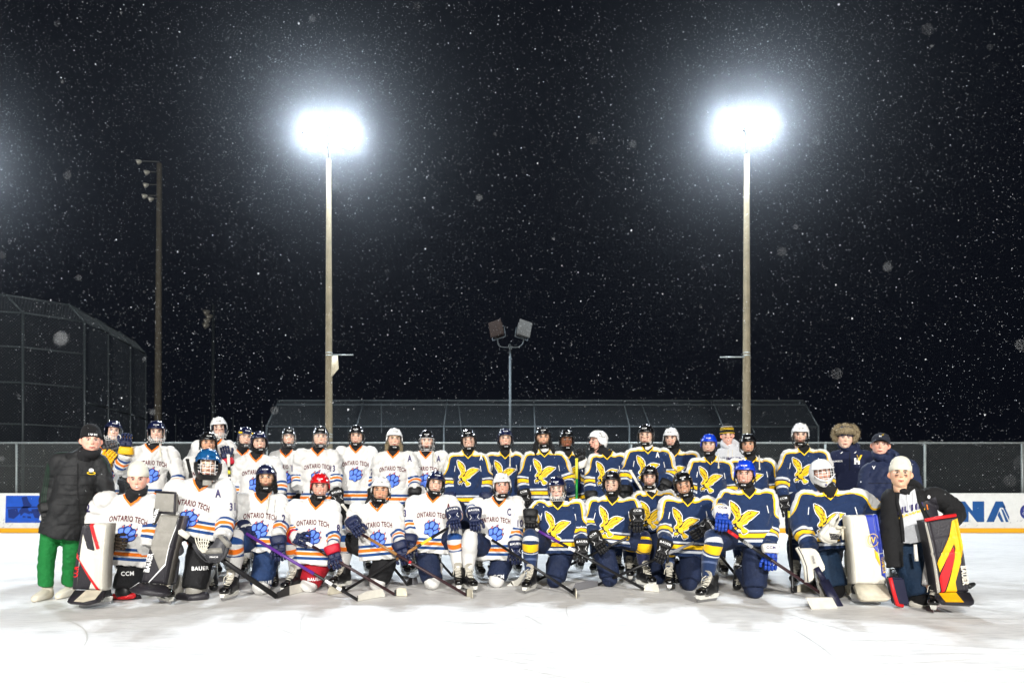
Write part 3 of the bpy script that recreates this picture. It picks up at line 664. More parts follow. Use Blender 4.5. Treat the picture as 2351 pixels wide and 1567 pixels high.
    if ears:
        for sg in (-1, 1):
            o = len(mb.v)
            limb(mb, [(sg * .073 * width, .006, -.018), (sg * .083 * width, .014, .0), (sg * .080 * width, .012, .022)], [.010, .014, .011], 8, 0, 3)
            cols += [np.append(s * np.array([1, .8, .75]), 1)] * (len(mb.v) - o)
    o = len(mb.v)
    tube(mb, [(0, .030, -nl), (0, .022, -.04 - nl * .45), (0, .012, -.06)], [.048, .054, .055], 16)
    cols += [np.append(s, 1)] * (len(mb.v) - o)
    return mb, cols

# ------------------------------------------------------------------ shared equipment meshes (head space: eyes at z=.01, face towards -y)
SH = {}
def shared(name, fn):
    if name not in SH: SH[name] = fn()
    return SH[name]
def hborder(a):
    a = abs(math.degrees(a))
    xs, ys = (0, 42, 58, 78, 115, 135, 180), (.046, .046, .036, -.022, -.040, -.055, -.065)
    return float(np.interp(a, xs, ys))
def helmet():
    n, m = 64, 18; mb = MB(); vs = []; A_, B_, C_ = .104, .128, .128; zc = .022
    for j in range(m + 3):
        for i in range(n):
            az = 2 * math.pi * i / n - math.pi; zb = hborder(az)
            eb = math.asin(max(-.95, min(.95, (zb - zc) / C_)))
            t = max(j - 2, 0) / m; e = eb + (math.pi / 2 - eb) * t * .999
            ce, se = math.cos(e), math.sin(e)
            x = A_ * math.sin(az) * abs(ce) ** .82; y = -B_ * math.cos(az) * abs(ce) ** .85; z = zc + C_ * math.copysign(abs(se) ** .95, se)
            d = .007 * math.exp(-((abs(x) - .052) / .009) ** 2) * (z > .05) + .006 * math.exp(-(x / .022) ** 2) * (z > .07)
            d += .006 * math.exp(-((z - zb - .008) / .007) ** 2) - .004 * math.exp(-((z - .086) / .006) ** 2) * (abs(x) > .02)
            d += .005 * math.exp(-((z - .062) / .008) ** 2) * (y > -.09)
            nn = V3((x / A_, y / B_, (z - zc) / C_)).normalized()
            p = V3((x, y + .006, z)) + nn * d
            if j == 0: p = V3((x * .86, y * .86 + .006, z + .02))
            if j == 1: p = V3((x * .93, y * .93 + .006, z - .001))
            vs.append(p)
    fs = []; ms = []
    for j in range(m + 2):
        for i in range(n):
            q = (i + 1) % n; fs.append((j * n + i, j * n + q, (j + 1) * n + q, (j + 1) * n + i))
            v = 1 if j < 1 else 0
            ms.append(v)
    fs.append(tuple((m + 2) * n + i for i in range(n))); ms.append(0)
    mb.v = [tuple(p) for p in vs]; mb.f = fs; mb.m = ms
    hb_ = BVHTree.FromPolygons(vs, fs)
    for sg in (-1, 1):
        for x, z, w_, h_, dr in ((.034, .122, .016, .006, (0, -1, .5)), (.072, .096, .014, .007, (sg * .6, -1, .3)), (.088, .075, .012, .006, (sg * 1, -.6, .2)), (.02, .140, .012, .004, (0, -.5, 1))):
            D = norm(dr); Rr = norm(D.cross(V3((0, 0, -1)))); Uu = Rr.cross(D) * -1
            decal(mb, hb_, poly2d([(w_ * math.cos(q), h_ * math.sin(q)) for q in np.linspace(0, 6.283, 9)[:-1]]), V3((sg * x, 0, z)), Rr, Uu, D, .0012, 1, .02)
        for y in (-.03, .0, .03):
            decal(mb, hb_, poly2d([(-.011, -.004), (.011, -.004), (.011, .004), (-.011, .004)]), V3((0, y, .06)), V3((0, sg, 0)), V3((0, 0, 1)), V3((sg, 0, 0)), .0012, 1, .02)
    v, tri = sc2(text2d('CCM', .03), .018, .013)
    mb.add([(a * 1.1, -.137 + .35 * abs(a) ** 1.3 + (b) * .35, .090 + b) for a, b in v], tri, 2)
    for sg in (-1, 1):      # ear loops and strap
        tube(mb, [(sg * .098, -.03, -.015), (sg * .100, -.012, -.06), (sg * .100, .02, -.07), (sg * .098, .035, -.035)], .006, 6, 1)
        tube(mb, [(sg * .096, .0, -.05), (sg * .075, -.05, -.105), (sg * .02, -.085, -.125)], .005, 6, 1)
    return mb.mesh('helmet', ['helmet_black', 'vent', 'letter_white'])
def cg(az, z):
    k = 1 - .30 * max(0, min(1, (-z - .03) / .10)) ** 1.5
    return V3((.100 * k * math.sin(az), -.134 * k * math.cos(az) - .008, z))
def cage():
    mb = MB(); rd = math.radians
    for z in (.044, .002, -.046, -.094):
        tube(mb, [cg(rd(a), z - .012 * (1 - math.cos(rd(a)))) for a in range(-84, 85, 12)], .0016 if z < .04 else .0028, 5)
    for a in (-56, -22, 22, 56):
        zs = np.linspace(.044, -.118, 9)
        tube(mb, [cg(rd(a), z - .012 * (1 - math.cos(rd(a)))) for z in zs], .0016, 5)
    for a in (-84, 84):
        tube(mb, [cg(rd(a), z - .012) for z in np.linspace(.044, -.09, 6)], .003, 5)
    tube(mb, [cg(rd(a), -.118 - .008 * (1 - math.cos(rd(a)))) for a in range(-70, 71, 14)], .003, 5)
    return mb.mesh('cage', ['cage_black'])
def patch(mb, a0, a1, z0, z1, sc, m, na=14, nz=6, fn=cg, dip=.012):
    vs = [];
    for j in range(nz + 1):
        for i in range(na + 1):
            a = math.radians(a0 + (a1 - a0) * i / na); z = z0 + (z1 - z0) * j / nz
            p = fn(a, z - dip * (1 - math.cos(a))); vs.append(V3((p.x * sc, p.y * sc, p.z)))
    fs = [(j * (na + 1) + i, j * (na + 1) + i + 1, (j + 1) * (na + 1) + i + 1, (j + 1) * (na + 1) + i) for j in range(nz) for i in range(na)]
    return mb.add(vs, fs, m)
def chin():
    mb = MB(); patch(mb, -48, 48, -.080, -.128, .95, 0); patch(mb, -48, 48, -.080, -.128, .80, 0)
    vs = []
    for i in range(13):
        a = math.radians(-48 + 8 * i); p = cg(a, -.128 - .012 * (1 - math.cos(a))); vs += [p * .95 + V3((0, 0, -.006)), V3((p.x * .8, p.y * .8, p.z))]
    mb.add(vs, [(2 * i, 2 * i + 1, 2 * i + 3, 2 * i + 2) for i in range(12)])
    v, tri = sc2(text2d('CCM', .03), .015, .011)
    mb.add([(a, -.116 + 6 * a * a, -.103 + b) for a, b in v], tri, 1)
    return mb.mesh('chin_cup', ['chin_black', 'letter_white'])
def visor():
    mb = MB(); patch(mb, -86, 86, .052, -.072, 1.0, 0, 24, 8); return mb.mesh('visor', ['clear'])
def lowcage():
    mb = MB(); rd = math.radians
    for z in (-.074, -.094, -.118): tube(mb, [cg(rd(a), z - .012 * (1 - math.cos(rd(a)))) for a in range(-84, 85, 12)], .0032, 5)
    for a in range(-72, 73, 18): tube(mb, [cg(rd(a), z - .012 * (1 - math.cos(rd(a)))) for z in (-.074, -.094, -.118)], .0028, 5)
    for a in (-86, 86): tube(mb, [cg(rd(a), z - .012) for z in (.05, 0, -.05, -.095)], .004, 5)
    return mb.mesh('cage', ['cage_white'])
def goalie_mask():
    mb = MB(); n, m = 64, 40; vs = []; keep = []
    for j in range(m + 1):
        e = math.radians(-78 + 168 * j / m)
        for i in range(n):
            az = 2 * math.pi * i / n - math.pi
            ce, se = math.cos(e), math.sin(e)
            x = .116 * math.sin(az) * abs(ce) ** .8; y = -.140 * math.cos(az) * abs(ce) ** .8; z = .01 + .142 * se
            if z < -.02 and y < 0:
                k = min(1, (-.02 - z) / .12); x *= 1 - .42 * k ** 1.2; y -= .018 * k; z -= .02 * k
            if z < -.02 and y > .03: y = .03 + (y - .03) * max(0, 1 - (-.02 - z) / .08)
            d = .005 * math.exp(-((z - .062) / .008) ** 2) * (y < -.05)
            vs.append(V3((x * (1 + d * 8), y * (1 + d * 6), z)))
    def hole(c):
        return c.y < -.03 and abs(c.x) < .088 and -.062 + 5.5 * c.x * c.x < c.z < .052
    for j in range(m):
        for i in range(n):
            q = (i + 1) % n; f = (j * n + i, j * n + q, (j + 1) * n + q, (j + 1) * n + i)
            if not hole(sum((vs[k] for k in f), V3()) / 4): keep.append(f)
    mb.add(vs, keep, 0); o = len(vs)
    mb.add([p * .955 for p in vs], [f[::-1] for f in keep], 1)
    tube(mb, [(x, -.150 + 2.2 * x * x, .055) for x in np.linspace(-.095, .095, 9)], .006, 6, 0)
    tube(mb, [(x, -.160 + 3.2 * x * x, -.068 + 6.5 * x * x) for x in np.linspace(-.095, .095, 11)], .006, 6, 0)
    return mb.mesh('helmet', ['helmet_white', 'vent'])
def goalie_cage():
    mb = MB(); rd = math.radians
    g = lambda x, z: V3((x, -.156 + 2.6 * x * x, z))
    for x in (-.058, -.022, .022, .058): tube(mb, [g(x, z) for z in np.linspace(.055, -.066 + 6 * x * x, 6)], .0024, 5)
    for z in (.018, -.008, -.046): tube(mb, [g(x, z) for x in np.linspace(-.082 if z > -.02 else -.055, .082 if z > -.02 else .055, 8)], .0024, 5)
    return mb.mesh('cage', ['cage_white'])
def beanie():
    mb = MB(); n = 40
    R = V3((1, 0, 0)); Fw = V3((0, -1, 0)); rr = [(.034, .079, .101), (.036, .084, .106), (.050, .086, .108), (.082, .085, .107), (.086, .080, .102), (.112, .077, .095), (.138, .066, .080), (.160, .046, .056), (.172, .020, .024)]
    loft(mb, [(V3((0, .012 + (z - .03) * .12, z + (0 if z > .08 else -.0))), R, Fw, a, b) for z, a, b in rr], n, 2.1)
    mb.v = [(x, y, z + (max(0, y) * -.35 if z < .1 else 0)) for x, y, z in mb.v]
    return mb.mesh('beanie', ['wool_cream'])
def fur_hat():
    mb = MB(); R = V3((1, 0, 0)); Fw = V3((0, -1, 0))
    loft(mb, [(V3((0, .01, z)), R, Fw, a, b) for z, a, b in [(.03, .09, .112), (.09, .098, .12), (.13, .088, .105), (.150, .06, .07), (.156, .02, .03)]], 28, 2.2, 1)
    fu = MB()
    limb(fu, [(-.05, .02, .135), (0, -.02, .145), (.05, .02, .135)], [.04, .045, .04], 12)
    limb(fu, [(-.080, -.078, .082), (0, -.112, .090), (.080, -.078, .082)], [.036, .040, .036], 12)
    for s in (-1, 1): limb(fu, [(s * .070, .0, .150), (s * .098, -.005, .112), (s * .108, .0, .05), (s * .095, .015, -.005)], [.034, .042, .044, .03], 12)
    limb(fu, [(-.08, .09, .05), (0, .125, .05), (.08, .09, .05)], [.04, .04, .04], 12)
    vs = []
    for p in fu.v:
        v = V3(p); vs.append(v + V3((noise.noise(v * 70), noise.noise(v * 70 + V3((9, 0, 0))), noise.noise(v * 70 + V3((0, 9, 0))))) * .012)
    b = len(mb.v); mb.v += [tuple(p) for p in vs]; mb.f += [tuple(i + b for i in q) for q in fu.f]; mb.m += [0] * len(fu.f)
    tuft = random.Random(3)
    for q in fu.f:
        if len(q) != 4: continue
        for _ in range(3):
            w = [tuft.random() for _ in q]; t = sum(w); c = sum((vs[k] * (a / t) for k, a in zip(q, w)), V3())
            nn = (vs[q[1]] - vs[q[0]]).cross(vs[q[2]] - vs[q[0]]).normalized(); d = (nn + V3((tuft.gauss(0, .5), tuft.gauss(0, .5), tuft.gauss(-.2, .5)))).normalized()
            s_ = nn.cross(d).normalized() if nn.cross(d).length > .01 else V3((1, 0, 0))
            mb.add([c - s_ * .003, c + s_ * .003, c + d * .020], [(0, 1, 2)], 0)
    return mb.mesh('fur_hat', ['fur', 'coat_navy'])
def ball_cap():
    mb = MB(); R = V3((1, 0, 0)); Fw = V3((0, -1, 0))
    loft(mb, [(V3((0, .008, z)), R, Fw, a, b) for z, a, b in [(.042, .088, .110), (.060, .090, .112), (.095, .084, .104), (.125, .062, .078), (.140, .03, .04), (.144, .006, .008)]], 32, 2.1)
    vs, fs = [], []
    for t, s in ((0, 0), (.004, 1)):
        for j in range(5):
            for i in range(13):
                a = math.radians(-70 + 140 * i / 12); r = .104 + .066 * j / 4 * max(.12, math.cos(a * 1.15))
                vs.append((math.sin(a) * (.088 + (r - .104) * .35), -math.cos(a) * r + .0, .060 - .006 * (j / 4) - .05 * (math.sin(a) ** 2) * (j / 4 + .1) - t))
    for s in (0, 65):
        fs += [(s + j * 13 + i, s + j * 13 + i + 1, s + (j + 1) * 13 + i + 1, s + (j + 1) * 13 + i) for j in range(4) for i in range(12)]
    fs += [(4 * 13 + i, 4 * 13 + i + 1, 65 + 4 * 13 + i + 1, 65 + 4 * 13 + i) for i in range(12)]
    mb.add(vs, fs)
    v, tri = sc2(text2d('H', .05), .024, .020); mb.add([(a - .012, -.108 + b * .7 + 2 * a * a, .092 + b) for a, b in v], tri, 1)
    for sg in (-1, 1): mb.add([(.006, -.101, .104), (.006 + .004, -.1, .100), (.012 + sg * .012, -.094, .124)], [(0, 1, 2)], 2)
    return mb.mesh('baseball_cap', ['cap_navy', 'letter_white', 'emblem_yellow'])

def glove(txt, mir):                  # wrist at origin, fingers along +z, back of the hand towards -y, thumb on +x
    mb = MB(); T = Matrix.Translation; Rx = lambda a: Matrix.Rotation(a, 4, 'X'); Ry = lambda a: Matrix.Rotation(a, 4, 'Y')
    loft(mb, [(V3((0, 0, z)), V3((1, 0, 0)), V3((0, -1, 0)), a, b) for z, a, b in [(-.105, .076, .066), (-.095, .082, .072), (-.03, .070, .060), (-.022, .060, .052)]], 18, 3.2, 1)
    rbox(mb, (.118, .068, .075), T((0, 0, .012)), .022, 0)
    rbox(mb, (.056, .030, .048), T((-.028, -.032, .006)), .012, 0); rbox(mb, (.056, .030, .048), T((.030, -.032, .006)), .012, 0)
    rbox(mb, (.108, .050, .03), T((0, .022, .02)), .015, 2)
    for i, L in enumerate((.92, 1.05, 1.0, .82)):
        x = .043 - i * .0287
        rbox(mb, (.027, .034, .048 * L), T((x, -.014, .066)) @ Rx(.12), .012, 0)
        rbox(mb, (.027, .032, .046 * L), T((x, .004, .108 * (.6 + .4 * L))) @ Rx(-.75), .012, 0)
        rbox(mb, (.026, .030, .044 * L), T((x, .042, .112 * (.6 + .4 * L))) @ Rx(-1.9), .011, 0)
        rbox(mb, (.024, .026, .034 * L), T((x, .054, .078)) @ Rx(-2.9), .010, 2)
    rbox(mb, (.034, .036, .06), T((.066, .014, .032)) @ Ry(.55), .014, 0)
    rbox(mb, (.030, .032, .05), T((.084, .040, .070)) @ Ry(.05) @ Rx(-.7), .013, 0)
    if mir: mb.v = [(-x, y, z) for x, y, z in mb.v]; mb.f = [q[::-1] for q in mb.f]
    if txt:
        v, tri = sc2(text2d(txt, .02), .026, .026 * (1 if txt == 'CCM' else .9))
        mb.add([(-a, -.0745 + 4.5 * a * a - .14 * (b), -.064 - b) for a, b in v], tri, 3)
        for sg in (-1, 1): tube(mb, [(sg * .045, -.050, -.02), (sg * .03, -.049, .012), (sg * .05, -.044, .035)], .003, 5, 3)
    return mb.mesh('glove', ['glove_black', 'glove_black', 'glove_grey', 'letter_white'])
def catcher():
    mb = MB(); T = Matrix.Translation
    vs, fs = [], []
    for s, off in ((0, 0.0), (1, .035)):
        for j in range(6):
            for i in range(25):
                a = 2 * math.pi * i / 24; r = j / 5
                x = math.cos(a) * .115 * r * (1 + .1 * math.cos(2 * a)); z = math.sin(a) * .135 * r + .05
                vs.append((x, .05 * (1 - r * r) + off * (1 - .3 * r), z))
    for s in (0, 150): fs += [(s + j * 25 + i, s + j * 25 + i + 1, s + (j + 1) * 25 + i + 1, s + (j + 1) * 25 + i) for j in range(5) for i in range(24)]
    mb.add(vs, fs, 0)
    tube(mb, [(math.cos(a) * .118 * (1 + .1 * math.cos(2 * a)), .008, math.sin(a) * .138 + .05) for a in np.linspace(.2, 2 * math.pi + .2, 28)], .017, 8, 0)
    for i in range(-3, 4): tube(mb, [(i * .018 - .045, -.012 + .0, .09), (i * .017 - .045, -.012, .18)], .0038, 5, 1)
    for k in range(5): tube(mb, [(-.11, -.010, .09 + k * .022), (.02, -.014, .09 + k * .022)], .0038, 5, 1)
    rbox(mb, (.13, .05, .12), T((.05, -.01, -.02)) @ Matrix.Rotation(.35, 4, 'Y'), .02, 0)
    rbox(mb, (.135, .052, .03), T((.045, -.012, .0)) @ Matrix.Rotation(.35, 4, 'Y'), .012, 2)
    rbox(mb, (.15, .11, .10), T((.07, .03, -.10)) @ Matrix.Rotation(.35, 4, 'Y'), .03, 0)
    v, tri = sc2(text2d('MACH', .02), .016, .014); mb.add([(a + .045, -.041, -.045 + b) for a, b in v], tri, 3)
    return mb.mesh('catching_glove', ['pad_grey', 'lace', 'pad_lightgrey', 'letter_white'])
def skate():                          # blade on z=0 under the origin, toe towards -y
    mb = MB(); R = V3((1, 0, 0)); U = V3((0, 0, 1))
    rings = [(.105, .02, .028, .115), (.098, .034, .045, .118), (.05, .040, .058, .125), (0, .042, .055, .122), (-.05, .045, .045, .112), (-.10, .048, .036, .103), (-.135, .046, .031, .098), (-.160, .034, .024, .094), (-.170, .016, .012, .092)]
    loft(mb, [(V3((0, y, z)), R, U, rx, ry) for y, rx, ry, z in rings[:6]], 18, 2.6, 0)
    loft(mb, [(V3((0, y, z)), R, U, rx * 1.02, ry * 1.03) for y, rx, ry, z in rings[5:]], 18, 2.5, 1)
    loft(mb, [(V3((0, y, z)), R, V3((0, -1, 0)), rx, ry) for z, y, rx, ry in [(.10, .045, .040, .055), (.15, .048, .043, .056), (.19, .046, .047, .062), (.235, .050, .052, .066), (.245, .050, .048, .060)]], 18, 2.4, 0)
    loft(mb, [(V3((0, y, z)), R, V3((0, -.6, .8)), rx, .012) for z, y, rx in [(.15, -.055, .026), (.19, -.022, .034), (.24, -.006, .042), (.275, -.014, .042), (.285, -.02, .03)]], 12, 3, 2)
    for i in range(7):
        t = i / 6; z = .142 + .085 * t + .006; y = -.085 + .085 * t - .008; s = 1 if i % 2 else -1
        tube(mb, [(-.032 * s, y + .008, z - .004), (0, y - .010, z + .006), (.032 * s, y + .004, z + .008)], .0038, 5, 3)
    tube(mb, [(-.01, -.03, .245), (-.045, -.045, .215), (-.052, -.05, .165)], .0035, 5, 3); tube(mb, [(.01, -.03, .245), (.045, -.05, .20), (.02, -.055, .19)], .0035, 5, 3)
    return mb.mesh('skate', ['boot', 'toe_cap', 'felt', 'lace'])
def holder():
    mb = MB(); prof = [(.118, .075), (.118, .045), (.095, .030), (-.150, .030), (-.170, .040), (-.165, .072), (-.095, .072), (-.082, .052), (.030, .052), (.045, .078)]
    tri = tessellate_polygon([[V3((a, b, 0)) for a, b in prof]]); n = len(prof)
    vs = [(s * (.016 + .012 * ((b - .03) / .045)), a, b) for s in (-1, 1) for a, b in prof]
    mb.add(vs, [t[::-1] for t in tri] + [tuple(i + n for i in t) for t in tri] + [(i, (i + 1) % n, n + (i + 1) % n, n + i) for i in range(n)], 0)
    return mb.mesh('holder', ['holder'], smooth=False)
def blade():
    mb = MB(); prof = [(.12, .034), (.125, .018), (.10, .003), (-.15, .003), (-.178, .016), (-.175, .034)]; n = 6
    vs = [(s * .0018, a, b) for s in (-1, 1) for a, b in prof]
    mb.add(vs, [tuple(range(n)), tuple(range(2 * n - 1, n - 1, -1))] + [(i, (i + 1) % n, n + (i + 1) % n, n + i) for i in range(n)], 0)
    return mb.mesh('blade', ['steel'], smooth=False)

# ------------------------------------------------------------------ a person
STAND = dict(Lh=.74)
cam_eye = (0, 0, CH)
def norm(v): return V3(v).normalized()
def person(c, Y, head, N, S, label, team='w', E=(None, None), W=(None, None), Gl=(None, None), hem=None, kneel=False,
           tone='fair', brow=(60, 42, 30), smile=False, beard=None, paint=False, hel='black', face='cage_black', neck='gaiter', chinm='chin_black',
           yaw=0, pitch=0, roll=0, glove_col='black', cuff=None, gtxt=None, knee_up=None, foot=None, side=0, knee_down=None, pants=None, sock=None,
           skyaw=None, legback=0, hat=None, group=None, letters=(), emb=True, coat=None, feet=None, hscale=1.0, dW=(-.10, -.10), dE=(0, 0), extra=None, down_sock=None,
           foot_free=False, gfl=(0, 0), hair=None, bulk=1.0, tw=1.0, turn=0, foot2=None, gpalm='glove_grey', embd=(0, 0), stretch=1.0, cage_low=True):
    k = lambda q, dy=0: P(K(c, *q), Y + dy)
    n0 = k(N); root = empty('person', (n0.x, Y, 0)); tag(root, label, 'person', group)
    face_cam = math.atan2(-n0.x, Y); tq_ = .75 * face_cam + math.radians(turn)
    s = [k(S[0]), k(S[1])]; hw_ = (s[1].x - s[0].x) / 2 * math.tan(tq_)
    s = [k(S[0], -hw_), k(S[1], hw_)]
    sw = (s[1] - s[0]).length / 2
    R = norm(s[1] - s[0]); 
    H = k(hem) if hem else n0 + V3((0, 0, -STAND['Lh']))
    if kneel: H = H + V3((0, -.03, 0))
    U = norm(n0 - H); R = norm(R - U * R.dot(U)); Fw = R.cross(U)      # Fw towards the camera
    L = (n0 - H).length
    e, w = [None, None], [None, None]
    for i, sg in ((0, -1), (1, 1)):
        e[i] = k(E[i], dE[i]) if E[i] else s[i] + R * sg * .095 + V3((0, .03, -.30))
        w[i] = k(W[i], dW[i]) if W[i] else e[i] + R * sg * -.01 + V3((0, -.09, -.25))
    long = coat == 'long'
    # --- jersey / coat
    mb = MB(); kx = .022 if kneel else 0
    rg = [(-.065, .066, .070), (-.035, .078, .078), (-.002, sw * .55 + .03, .092), (.038, sw * .9 + .015, .108), (.11, (sw + .012) * min(tw, 1.1), .122 * bulk), (.20, (sw + .006 + kx) * bulk * tw, .138 * bulk), (.34, (sw + kx) * bulk * tw, .150 * bulk), (L * .75, (sw + .004 + kx) * bulk * tw, .155 * bulk), (L, (sw + .018 + kx) * bulk * tw, .162 * bulk)]
    rg = [q for i, q in enumerate(rg) if i < 6 or i > 6 or L > .5]
    loft(mb, [(n0 - U * t + Fw * (-.02 + .03 * min(1, t / .3)) * 1.0, R, Fw, a, b) for t, a, b in rg], 28, 2.25)
    sr = [.085 * bulk, .096 * bulk, .086 * bulk, .074 * bulk]
    paths = []
    for i in (0, 1):
        cen = n0 - U * .12
        q, r = smooth_path([s[i].lerp(cen, .35), s[i], e[i], w[i]], sr, 6)
        paths.append((q, r)); tube(mb, q, r, 16)
    co, nm, fs = remesh(mb, .0145, 3)
    tg = near_poly(co, [n0, H]); ts = tg[1]
    rel = co - np.array(n0); lx = rel @ np.array(R); ly = rel @ np.array(Fw) ; st = -(rel @ np.array(U))
    tx = np.interp(st, [q[0] for q in rg], [q[1] for q in rg]); ty = np.interp(st, [q[0] for q in rg], [q[2] for q in rg])
    eo = np.sqrt((lx / tx) ** 2 + (ly / ty) ** 2)
    dn, sl = [], []
    for q, r in paths:
        d, t, tot = near_poly(co, q); rr = np.interp(t, np.linspace(0, tot, len(r)), r); dn.append(d / rr); sl.append(tot - t)
    pick = dn[0] < dn[1]; dmin = np.where(pick, dn[0], dn[1]); slv = np.where(pick, sl[0], sl[1])
    reg = np.clip(.5 + (eo - dmin) * 2, 0, 1)
    reg[(slv < .02) & (dmin < 1.2) & (eo > .8)] = 1
    yk = np.full(len(co), 1.0)
    for i, sg in ((0, -1), (1, 1)):
        out = R * sg; ad = norm(e[i] - s[i]); pe = norm(out - ad * out.dot(ad)) if abs(out.dot(ad)) < .97 else U
        yl = [n0 + out * .075 + Fw * .01, s[i].lerp(n0, .45) + U * .075 + Fw * .01, s[i] + (U * .55 + pe * .55) * .095 + Fw * .01, s[i] + ad * .14 + pe * .092 + Fw * .01]
        yk = np.minimum(yk, near_poly(co, yl)[0])
    # cloth folds
    seed = V3((n0.x * 7.3, Y * 3.1, 0))
    up = np.array(U); disp = np.zeros(len(co)); A = .020 if not coat else .013
    for i in range(len(co)):
        p = V3(co[i]); a = lx[i]; tq = st[i]
        if reg[i] > .5:
            v = noise.noise(V3((slv[i] * 13, a * 6, ly[i] * 6)) + seed) + .55 * noise.noise(p * 23 + seed)
            v = v * (.8 if slv[i] < .42 else .45)
        else:
            v = .9 * noise.noise(V3((a * 9 + tq * 3, ly[i] * 7, tq * 2.6)) + seed) + .6 * noise.noise(V3((a * 10 - tq * 9, ly[i] * 5, tq * 8)) + seed) * min(1, tq / .3) + .35 * noise.noise(p * 20 + seed)
        cr = (1 - abs(noise.noise(V3((a * 5 + tq * 4, ly[i] * 4, tq * 5)) * 1.3 + seed))) ** 7 if reg[i] <= .5 else (1 - abs(noise.noise(V3((slv[i] * 9, a * 4, ly[i] * 4)) - seed))) ** 6
        disp[i] = v * A - cr * A * .9
    co = co + nm * disp[:, None]
    off = np.array(root.location)
    body = MB(); body.v = [tuple(p) for p in co]; body.f = list(fs); body.m = [0] * len(fs)
    bvh = BVHTree.FromPolygons([V3(p) for p in co], fs)
    mats = ['black_cloth'] * 8
    CF = norm(V3((Fw.x, Fw.y, 0))); CR = norm(R - CF * R.dot(CF)); CU = V3((0, 0, 1)) ; CU = norm(CU - CR * CU.dot(CR))
    VF = norm(V3(cam_eye) - V3((n0.x, n0.y, cam_eye[2]))); VR = VF.cross(V3((0, 0, -1))).normalized(); VU = V3((0, 0, 1))
    if not coat:
        kind = 'jersey'
        if team == 'w': mats = ['jersey_white', 'text_maroon', 'paw_dark', 'paw_light', 'claw', 'orange', 'black_cloth', 'text_navy']
        else: mats = ['jersey_navy', 'letter_white', 'emblem_white', 'emblem_dark', 'emblem_yellow', 'yellow_trim', 'black_cloth', 'letter_white']
        vn = n0 + V3((0, 0, .018)); wd = .016 if team == 'w' else .011
        vt = [(-.082, .035), (-.05, -.035), (0, -.085), (.05, -.035), (.082, .035)]; vo = [(-.082 - wd * 1.2, .03), (-.05 - wd, -.04), (0, -.085 - wd * 1.6), (.05 + wd, -.04), (.082 + wd * 1.2, .03)]
        decal(body, bvh, poly2d([(-.08, .06)] + vt + [(.08, .06)]), vn, CR, CU, CF, .004, 6, .025)
        for i in range(4): decal(body, bvh, poly2d([vt[i], vt[i + 1], vo[i + 1], vo[i]]), vn, CR, CU, CF, .007, 5, .02)
        if emb:
            ce = n0 + CU * (-.215 if team == 'w' else 0) + CR * embd[0]
            if team == 'w':
                decal(body, bvh, sc2(text2d('ONTARIO TECH', .03), .0325, .060, arc=.9), ce + CU * embd[1] * .6, CR, CU, CF, .003, 1, .025)
                for sh, m in PAW: decal(body, bvh, sc2(sh, 1.0), n0 + CU * (-.365 + embd[1]) + CR * (.01 + embd[0]), CR, CU, CF, {2: .003, 3: .006, 4: .006}[m], m)
            else:
                for sh, m in EAGLE: decal(body, bvh, sc2(sh, 1.0), n0 + CU * (-.27 + embd[1]) + CR * embd[0], CR, CU, CF, {2: .003, 3: .0055 if len(sh[0]) > 6 else .011, 4: .008}[m], m)
                for i, sg in ((0, -1), (1, 1)):
                    decal(body, bvh, poly2d([(-.004, .045), (.004, .045), (sg * .012 + .004, -.03), (sg * .012 - .004, -.03)]), s[i] - CR * sg * .035 + CU * -.13, CR, CU, CF, .004, 1, .02)
    else:
        kind = {'long': 'parka', 'hoodie': 'hoodie', 'jacket': 'hoodie'}[coat]
        if extra: mats = extra(body, bvh, dict(n0=n0, R=VR, U=VU, F=VF, s=s, e=e, w=w, k=k))
    for t, q, h, m in letters:
        decal(body, bvh, sc2(text2d(t, .03), h * .62, h), k(q), VR, VU, VF, .004, m, .03)
    me = body.mesh(kind, mats, True, root.location)
    for nme, arr in (('sl', slv), ('hm', np.clip(L - st, 0, 9)), ('reg', reg), ('yk', yk)):
        a = me.attributes.new(nme, 'FLOAT', 'POINT'); full = np.full(len(me.vertices), 9.0); full[:len(co)] = arr; a.data.foreach_set('value', full.astype(np.float32))
    link(kind, me, root)
    # --- head and body, one skin
    vr = random.Random(int(n0.x * 1000) + int(Y * 100)); yaw += vr.gauss(0, 5); pitch += vr.gauss(1, 4); roll += vr.gauss(0, 2.5); wv = 1.02 + vr.gauss(0, .04)
    smile = smile or vr.random() < .22; brow = tuple(max(8, q + vr.randint(-14, 22)) for q in brow)
    fp = k(head, -.10); hs = 1.04 * hscale
    HM = Matrix.Translation(fp + V3((0, .10, .018))) @ Matrix.Rotation(math.radians(yaw) + face_cam * .92, 4, 'Z') @ Matrix.Rotation(math.radians(roll), 4, 'Y') @ Matrix.Rotation(math.radians(-pitch), 4, 'X') @ Matrix.Scale(hs, 4)
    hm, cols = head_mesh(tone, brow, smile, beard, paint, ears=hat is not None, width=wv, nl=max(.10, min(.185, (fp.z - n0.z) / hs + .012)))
    bm_ = MB()
    bb = MB()
    loft(bb, [(n0 - U * t + Fw * (.0), R, Fw, a, b) for t, a, b in [(.02, .07, .06), (.08, sw * .85, .08), (.3, sw * .8, .09), (L * .7, sw * .7, .085), (L * .8, .12, .07)]], 16, 2)
    for i in (0, 1): limb(bb, [s[i], e[i], e[i].lerp(w[i], .8)], [.055, .045, .032], 10)
